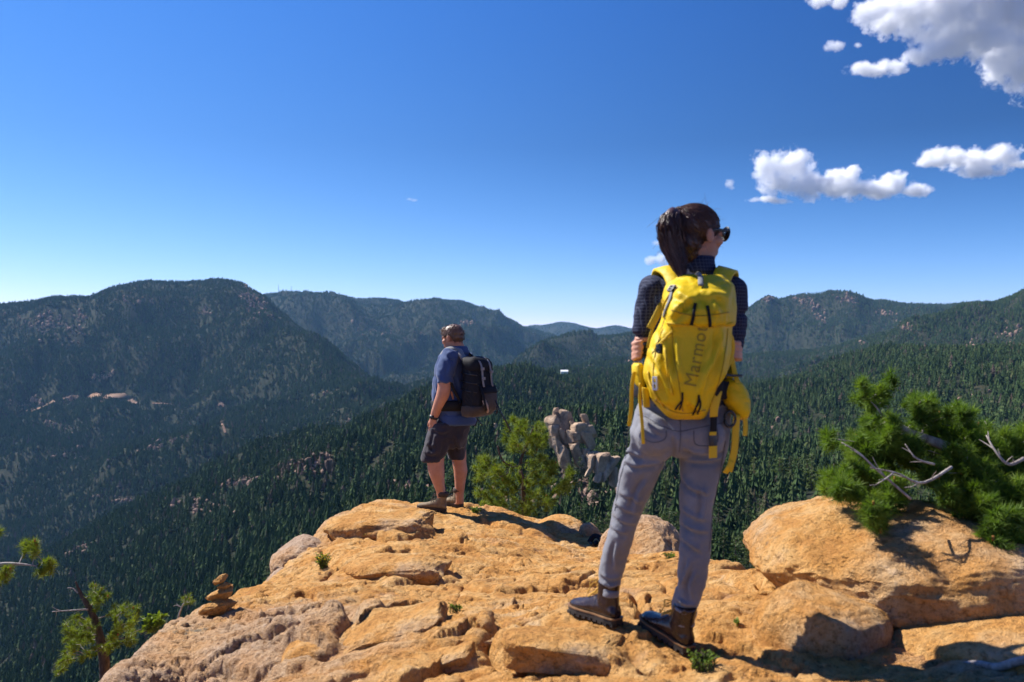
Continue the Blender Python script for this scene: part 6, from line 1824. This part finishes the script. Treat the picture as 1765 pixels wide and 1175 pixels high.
for pts_ in ([(1520, 668), (1531, 655)], [(1492, 662), (1496, 676)], [(1590, 690), (1600, 695)], [(1652, 700), (1655, 712)], [(1424, 752), (1430, 765)], [(1515, 890), (1520, 905)]):
    for a, b in pts_:
        for _ in range(3): tips.append((np.array(W(a + r7.normal(0, 5), b + r7.normal(0, 5), pine_d(b) + r7.normal(0, .05))), 1.0))
pine('dark green bushy pine with bleached twisted limbs over the big orange boulder', W(1860, 1000, 4.0), [W(1860, 1040, 4.1), W(1810, 900, 3.95), W(1720, 830, 3.88), W(1640, 775, 3.85), W(1570, 745, 3.82), W(1520, 715, 3.8)], tips, .054, 80, .0021,
     (MAT_PINE2, MAT_GBARK, MAT_GBARK), 62, [.06, .05, .038, .026, .016, .007], curve=.2,
     dead=[([W(1640, 805, 3.5), W(1590, 832, 3.4), W(1545, 815, 3.38), W(1500, 806, 3.4)], .0065), ([W(1570, 860, 3.4), W(1510, 808, 3.4), W(1480, 780, 3.42), W(1450, 762, 3.45)], .0055),            ([W(1540, 815, 3.38), W(1525, 826, 3.36), W(1505, 838, 3.36)], .004), ([W(1765, 790, 3.5), W(1738, 800, 3.48), W(1715, 776, 3.5), W(1700, 750, 3.55)], .008), ([W(1610, 800, 3.45), W(1580, 790, 3.42), W(1560, 765, 3.45)], .005)])
# pine at the lower left corner, below the rock
lobes = [[(150, 1020), (165, 1005), (185, 1012), (190, 1040), (170, 1050)], [(110, 1070), (140, 1050), (170, 1060), (170, 1090), (130, 1110), (105, 1095)], [(190, 1040), (230, 1030), (250, 1045), (235, 1075), (200, 1085)], [(105, 1100), (165, 1095), (180, 1120), (140, 1135), (105, 1125)],
         [(190, 1080), (230, 1075), (235, 1105), (200, 1120), (180, 1105)], [(78, 1162), (100, 1140), (130, 1130), (120, 1150), (90, 1165)], [(250, 1075), (275, 1065), (280, 1078), (262, 1090)]]
tips = []
for lb, k in zip(lobes, (12, 26, 20, 18, 18, 9, 8)): tips += fill(lb, k, 6.6, .22)
pine('small yellow green pine with a bare dark top below the rock, lower left corner', W(183, 1300, 6.7), [W(184, 1420, 6.8), W(183, 1250, 6.7), W(182, 1175, 6.6), W(176, 1115, 6.6), W(160, 1060, 6.6), W(140, 1025, 6.6), W(130, 1002, 6.6)], tips, .055, 60, .0024,
     (MAT_PINE, MAT_BBARK, MAT_GBARK), 63, [.08, .06, .045, .036, .026, .014, .006], curve=.1,
     dead=[([W(152, 1050, 6.55), W(120, 1052, 6.5), W(90, 1054, 6.5)], .008), ([W(134, 1022, 6.5), W(126, 1014, 6.5), W(116, 1013, 6.5)], .005), ([W(160, 1085, 6.5), W(140, 1075, 6.45), W(125, 1066, 6.45)], .010)])
# limb of a pine that stands outside the picture, reaching in at the left edge
tips = fill([(34, 935), (60, 930), (80, 945), (60, 952), (40, 948)], 12, 6.0, .1) + fill([(0, 978), (30, 980), (32, 992), (0, 998)], 12, 6.0, .1) + fill([(74, 968), (96, 958), (92, 972), (78, 980)], 7, 6.0, .06) + fill([(62, 985), (78, 984), (74, 994)], 5, 6.0, .06) + fill([(-60, 940), (-20, 930), (-10, 1000), (-70, 1020)], 30, 6.0, .2) + fill([(-10, 895), (4, 895), (3, 922), (-10, 925)], 5, 6.0, .06) + fill([(-260, 850), (-100, 800), (-80, 1100), (-260, 1150)], 60, 6.1, .5)
pine('bare grey pine limb with a few green tufts reaching in at the left edge', W(-190, 1300, 6.2), [W(-190, 1350, 6.2), W(-180, 1100, 6.1), W(-150, 1000, 6.0), W(-60, 985, 6.0), W(0, 972, 6.0), W(35, 972, 6.0), W(62, 975, 6.0)], tips, .055, 56, .0024,
     (MAT_PINE, MAT_GBARK, MAT_GBARK), 64, [.09, .07, .05, .022, .012, .008, .004], curve=.1)
# sapling twig behind the cairn's foot
tips = fill([(312, 1030), (328, 1024), (336, 1034), (330, 1048), (314, 1044)], 11, 5.6, .06)
pine('thin sapling with sparse yellowish needles, left of the cairn', W(304, 1085, 5.6), [W(302, 1095, 5.6), W(308, 1062, 5.6), W(314, 1045, 5.6), W(322, 1028, 5.6)], tips, .036, 22, .0013, (MAT_PINE, MAT_GBARK, MAT_GBARK), 65, [.007, .006, .005, .002],
     name='sapling', dead=[([W(313, 1047, 5.6), W(306, 1043, 5.6), W(299, 1044, 5.6)], .004)])

def sprig(u, v, wpx, hpx, n, label, seed, mat=None, leaf=.014, d=None, yellow=0, cat='plant', name='plant'):
    h = rock_hit(u, v, 2.3, 9.4) if d is None else W(u, v, d)
    s = h.y / F; r = np.random.default_rng(seed)
    t = thing(name, label, cat, tuple(h))
    st = MB(); lv = MB(); fl = MB()
    for k in range(n):
        a = np.array((r.normal(0, .35) * wpx * s * .5, r.normal(0, .35) * wpx * s * .4, -.01))
        tip = np.array((r.uniform(-.5, .5) * wpx * s, r.uniform(-.4, .4) * wpx * s, r.uniform(.35, 1) * hpx * s))
        Q = spline([a, (a + tip) / 2 + r.normal(0, .006, 3), tip], 6); st.tube(Q, [.0018] * 6, 4, cap=False)
        for q in Q[1:]:
            for _ in range(4):
                dd = r.normal(0, 1, 3); dd[2] = abs(dd[2]) * .8; dd /= np.linalg.norm(dd); w_ = np.cross(dd, r.normal(0, 1, 3)); w_ /= np.linalg.norm(w_); L = leaf * r.uniform(.6, 1.2)
                lv.add([q, q + dd * L * .5 + w_ * L * .28, q + dd * L, q + dd * L * .5 - w_ * L * .28], [[0, 1, 2, 3]])
        if r.random() < yellow: fl.ell(tip, (.008, .008, .007), None, 6, 4)
    sub('stems', st.mesh('stems', MAT_BBARK), t)['kind'] = 'stuff'; sub('leaves', lv.mesh('leaves', mat or MAT_LEAF, False), t)['kind'] = 'stuff'
    if fl.n: sub('flowers', fl.mesh('flowers', MAT_YELLOW), t)['kind'] = 'stuff'
    return t
sprig(556, 978, 26, 24, 34, 'round green cushion plant with yellow flowers at the left edge of the rock', 71, leaf=.016, yellow=.35)
sprig(640, 924, 44, 10, 30, 'low green plant in the crack below the topmost ledge', 72, leaf=.018)
sprig(1212, 1152, 46, 26, 46, 'bright green leafy plant beside the right boot of the woman', 73, leaf=.011)
sprig(786, 1054, 26, 14, 18, 'small dark green tuft in a crack in the middle of the rock', 74, leaf=.010, mat=MAT_PINE2)
sprig(820, 884, 20, 9, 16, 'little green tuft just right of the boots of the man', 75, leaf=.02)
sprig(1155, 962, 22, 10, 16, 'faint yellowish tuft on the domed boulder between the legs of the woman', 76, leaf=.012)
sprig(1273, 1076, 11, 8, 3, 'tiny dark green leaf lying on bare orange rock', 77, leaf=.014)
sprig(262, 1085, 34, 22, 26, 'green shoot at the lower left edge of the rock', 78, leaf=.03, d=4.6, mat=MAT_PINE)

# weathered root on the rock, dark strap between the boulders
S2v = []
hump = [o for o in bpy.data.objects if o.name.startswith('boulder')]
class SurfW(Surf):
    def __init__(s, objs):
        vs = []; fs = []; nb = 0
        for o in objs:
            co = vco(o.data) + np.array(o.location); vs += [Vector(c) for c in co]; fs += [[i + nb for i in p.vertices] for p in o.data.polygons]; nb += len(co)
        s.t = BVHTree.FromPolygons(vs, fs)
SB = SurfW(hump)
def on_rock(pix, lift):
    return [SB.at(a, b, lift, 3.0)[0] for a, b in pix]
t = thing('dead_root', 'bleached dead root lying on the rock in the lower right corner', 'root', tuple(on_rock([(1690, 1160)], .0)[0]))
m = MB(); m.tube(spline(on_rock([(1612, 1180), (1640, 1168), (1662, 1152), (1690, 1146), (1722, 1152), (1760, 1143), (1800, 1140)], .014), 24), list(np.interp(np.linspace(0, 1, 24), [0, .3, 1], [.006, .012, .015])), 8)
m.tube(spline(on_rock([(1662, 1152), (1656, 1166), (1650, 1185)], .010), 8), list(np.linspace(.010, .006, 8)), 7)
part('root', m.mesh('root', MAT_GBARK), t)
p = W(1028, 938, 5.6)
t = thing('strap', 'black curled strap lying between the small rock and the left leg of the woman', 'strap', tuple(rock_hit(1026, 942)))
m = MB(); q = [rock_hit(a, b) + Vector((0, 0, z)) for a, b, z in ((1016, 937, .01), (1022, 934, .045), (1030, 934, .05), (1038, 939, .03), (1044, 946, .01), (1052, 950, .01))]
P = spline([np.array(x) for x in q], 18); ribbon(m, P, np.tile((0.1, -.8, .6), (18, 1)), .022, .012)
q = [rock_hit(a, b) + Vector((0, 0, .015)) for a, b in ((1018, 938), (1022, 941), (1026, 940), (1030, 937))]
P = spline([np.array(x) for x in q], 10); ribbon(m, P, np.tile((0.1, -.8, .6), (10, 1)), .02, .01)
part('webbing', m.mesh('webbing', MAT_BLACKCLOTH), t)
# cairn: every stone its own thing
def stone(u, v, d, hw, hh, hd, tilt, label, seed, planes=9):
    s = d / F; me = rock_mesh('cairn_stone', MAT_CAIRN, seed, 4, .35, planes + 3, (1, 1, 1), 1.5, False, .55, .09)
    co = vco(me); co /= np.abs(co).max(0); co *= (hw * s, hd, hh * s)
    ct, st = math.cos(tilt), math.sin(tilt); co = np.stack([co[:, 0] * ct - co[:, 2] * st, co[:, 1], co[:, 0] * st + co[:, 2] * ct], 1); setco(me, co)
    o = link('cairn_stone', me, None, W(u, v, d)); tag(o, label, 'stone', 'stones stacked in a small cairn'); return o
MAT_CAIRN = rock_material('cairn_granite', 0.75, 0.0, 7.0)
hc_ = rock_hit(382, 1056); dC = hc_.y
stone(381, 1045, dC, 32, 16, .10, .20, 'bottom stone of the little cairn, the widest one', 81)
stone(380, 1023, dC, 24, 14, .062, .42, 'middle stone of the little cairn, a tilted wedge', 82)
stone(387, 1009, dC, 13, 6, .034, .25, 'thin flat chip under the top stone of the cairn', 83)
stone(381, 999, dC, 14, 8, .036, .5, 'small pointed top stone of the cairn', 84)
# ------------------------------------------------------------------ clouds: real bodies of vapour, 6 km away, above the haze
def vapour(name, blobs, dens, wob, soft, seed):
    M = Mat(name)
    vec = M.coord('Object')
    mp = M.n('ShaderNodeMapping'); mp.inputs['Location'].default_value = (seed * 170.0, seed * 90.0, seed * 40.0); M.l(vec, mp.inputs['Vector'])
    n = M.noise(mp.outputs['Vector'], 1 / 95.0, 8, 0.67)
    f = None
    for c, r_ in blobs:                          # how deep inside the nearest puff
        a = M.n('ShaderNodeVectorMath', operation='SUBTRACT'); M.l(vec, a.inputs[0]); a.inputs[1].default_value = c
        b = M.n('ShaderNodeVectorMath', operation='MULTIPLY'); M.l(a.outputs[0], b.inputs[0]); b.inputs[1].default_value = (1 / r_[0], 1 / r_[1], 1 / r_[2])
        l = M.n('ShaderNodeVectorMath', operation='LENGTH'); M.l(b.outputs[0], l.inputs[0])
        d = M.math('SUBTRACT', 1.0, l.outputs['Value'])
        f = d if f is None else M.math('SMOOTH_MAX', f, d, 0.15)
    g = M.math('ADD', f, M.math('MULTIPLY', M.math('SUBTRACT', n, 0.45), wob))
    dn = M.math('MULTIPLY', M.math('MULTIPLY', g, 1.0 / soft, None, True), dens)
    pv = M.n('ShaderNodeVolumePrincipled'); pv.inputs['Color'].default_value = (0.999, 0.999, 0.999, 1); pv.inputs['Anisotropy'].default_value = 0.0
    M.l(dn, pv.inputs['Density']); M.l(pv.outputs[0], M.out.inputs['Volume'])
    return M.m
def cloud(label, blobs, seed, d=6000.0, dens=0.062, wob=3.6, soft=1.15, deep=.55):
    s = d / F; m = MB(); r = np.random.default_rng(seed); bl = []
    for (u, v, ru, rv) in blobs:
        c = np.array(W(u, v, d)) + (0, r.uniform(-.25, .25) * ru * s, 0)
        bl.append((c, np.array((ru * s, (ru + rv) * .5 * deep * s, rv * s)) * 1.12))
    ctr = np.mean([c for c, _ in bl], 0)
    for c, r_ in bl: m.ell(c - ctr, r_ * 1.6 + 6, None, 16, 10)
    me = remesh(m.mesh('cloud', None), 16.0 if len(blobs) > 4 else 6.0, 1, .5, None)
    me.materials.append(vapour('cloud_vapour', [(tuple(c - ctr), tuple(r_)) for c, r_ in bl], dens, wob, soft, seed - 100))
    ext = np.ptp(vco(me), 0); me.materials[0].cycles.volume_step_rate = max(0.05, 14.0 / (ext.mean() / 10))
    o = link('cloud', me, None, tuple(ctr)); tag(o, label, 'cloud', 'small white clouds in the right half of the sky'); return o
cloud('brightest long white cloud with a lumpy left end, upper right of the woman', [(1325, 285, 22, 19), (1362, 286, 32, 22), (1386, 268, 13, 11), (1345, 312, 28, 20), (1400, 319, 38, 18), (1450, 313, 38, 21), (1472, 294, 12, 9), (1500, 326, 38, 15), (1545, 315, 24, 15), (1545, 297, 7, 6), (1578, 326, 24, 10), (1320, 343, 22, 5), (1346, 346, 16, 4)], 101)
cloud('flat white cloud touching the right edge of the sky', [(1600, 281, 22, 7), (1640, 269, 36, 14), (1690, 276, 46, 16), (1722, 268, 26, 16), (1690, 293, 36, 9), (1768, 283, 20, 6)], 102)
cloud('largest cloud with a grey underside, filling the top right corner', [(1418, 3, 20, 8), (1446, 6, 13, 9), (1500, 22, 26, 20), (1530, 40, 26, 18), (1570, 15, 50, 28), (1640, 10, 70, 40), (1720, 0, 80, 55), (1800, 10, 90, 70), (1640, 60, 50, 26), (1622, 82, 42, 18), (1580, 100, 22, 13), (1545, 115, 18, 9), (1505, 119, 32, 11), (1735, 100, 36, 34), (1752, 125, 22, 18), (1690, 55, 50, 36), (1800, 90, 60, 60)], 103)
cloud('tiny cloud scrap just under the largest cloud', [(1438, 77, 13, 7), (1425, 83, 7, 5), (1478, 78, 5, 4)], 104, dens=.04)
cloud('tiny cloud puff left of the brightest long cloud', [(1257, 317, 7, 7), (1262, 324, 5, 5), (1254, 311, 5, 3)], 105, dens=.03)
cloud('small cloud puffs low in the sky beside the head of the woman', [(1123, 448, 7, 7), (1141, 448, 10, 9)], 106)
cloud('small flat cloud just above the puffs beside the head of the woman', [(1134, 419, 9, 4)], 107, dens=.035)
cloud('lone faint cloud scrap in the middle of the clear sky', [(705, 343, 5, 2), (713, 345, 5, 2)], 108, dens=.025)
# ------------------------------------------------------------------ air
bm = MB(); bm.box((0, 4500, -200), (9500, 9500, 680))
M = Mat('haze_air')
pv = M.n('ShaderNodeVolumePrincipled'); pv.inputs['Color'].default_value = (0.30, 0.60, 1.0, 1); pv.inputs['Density'].default_value = 0.000030; pv.inputs['Anisotropy'].default_value = 0.2
M.l(pv.outputs[0], M.out.inputs['Volume'])
hz = link('haze', bm.mesh('haze', M.m, False)); tag(hz, kind='stuff')
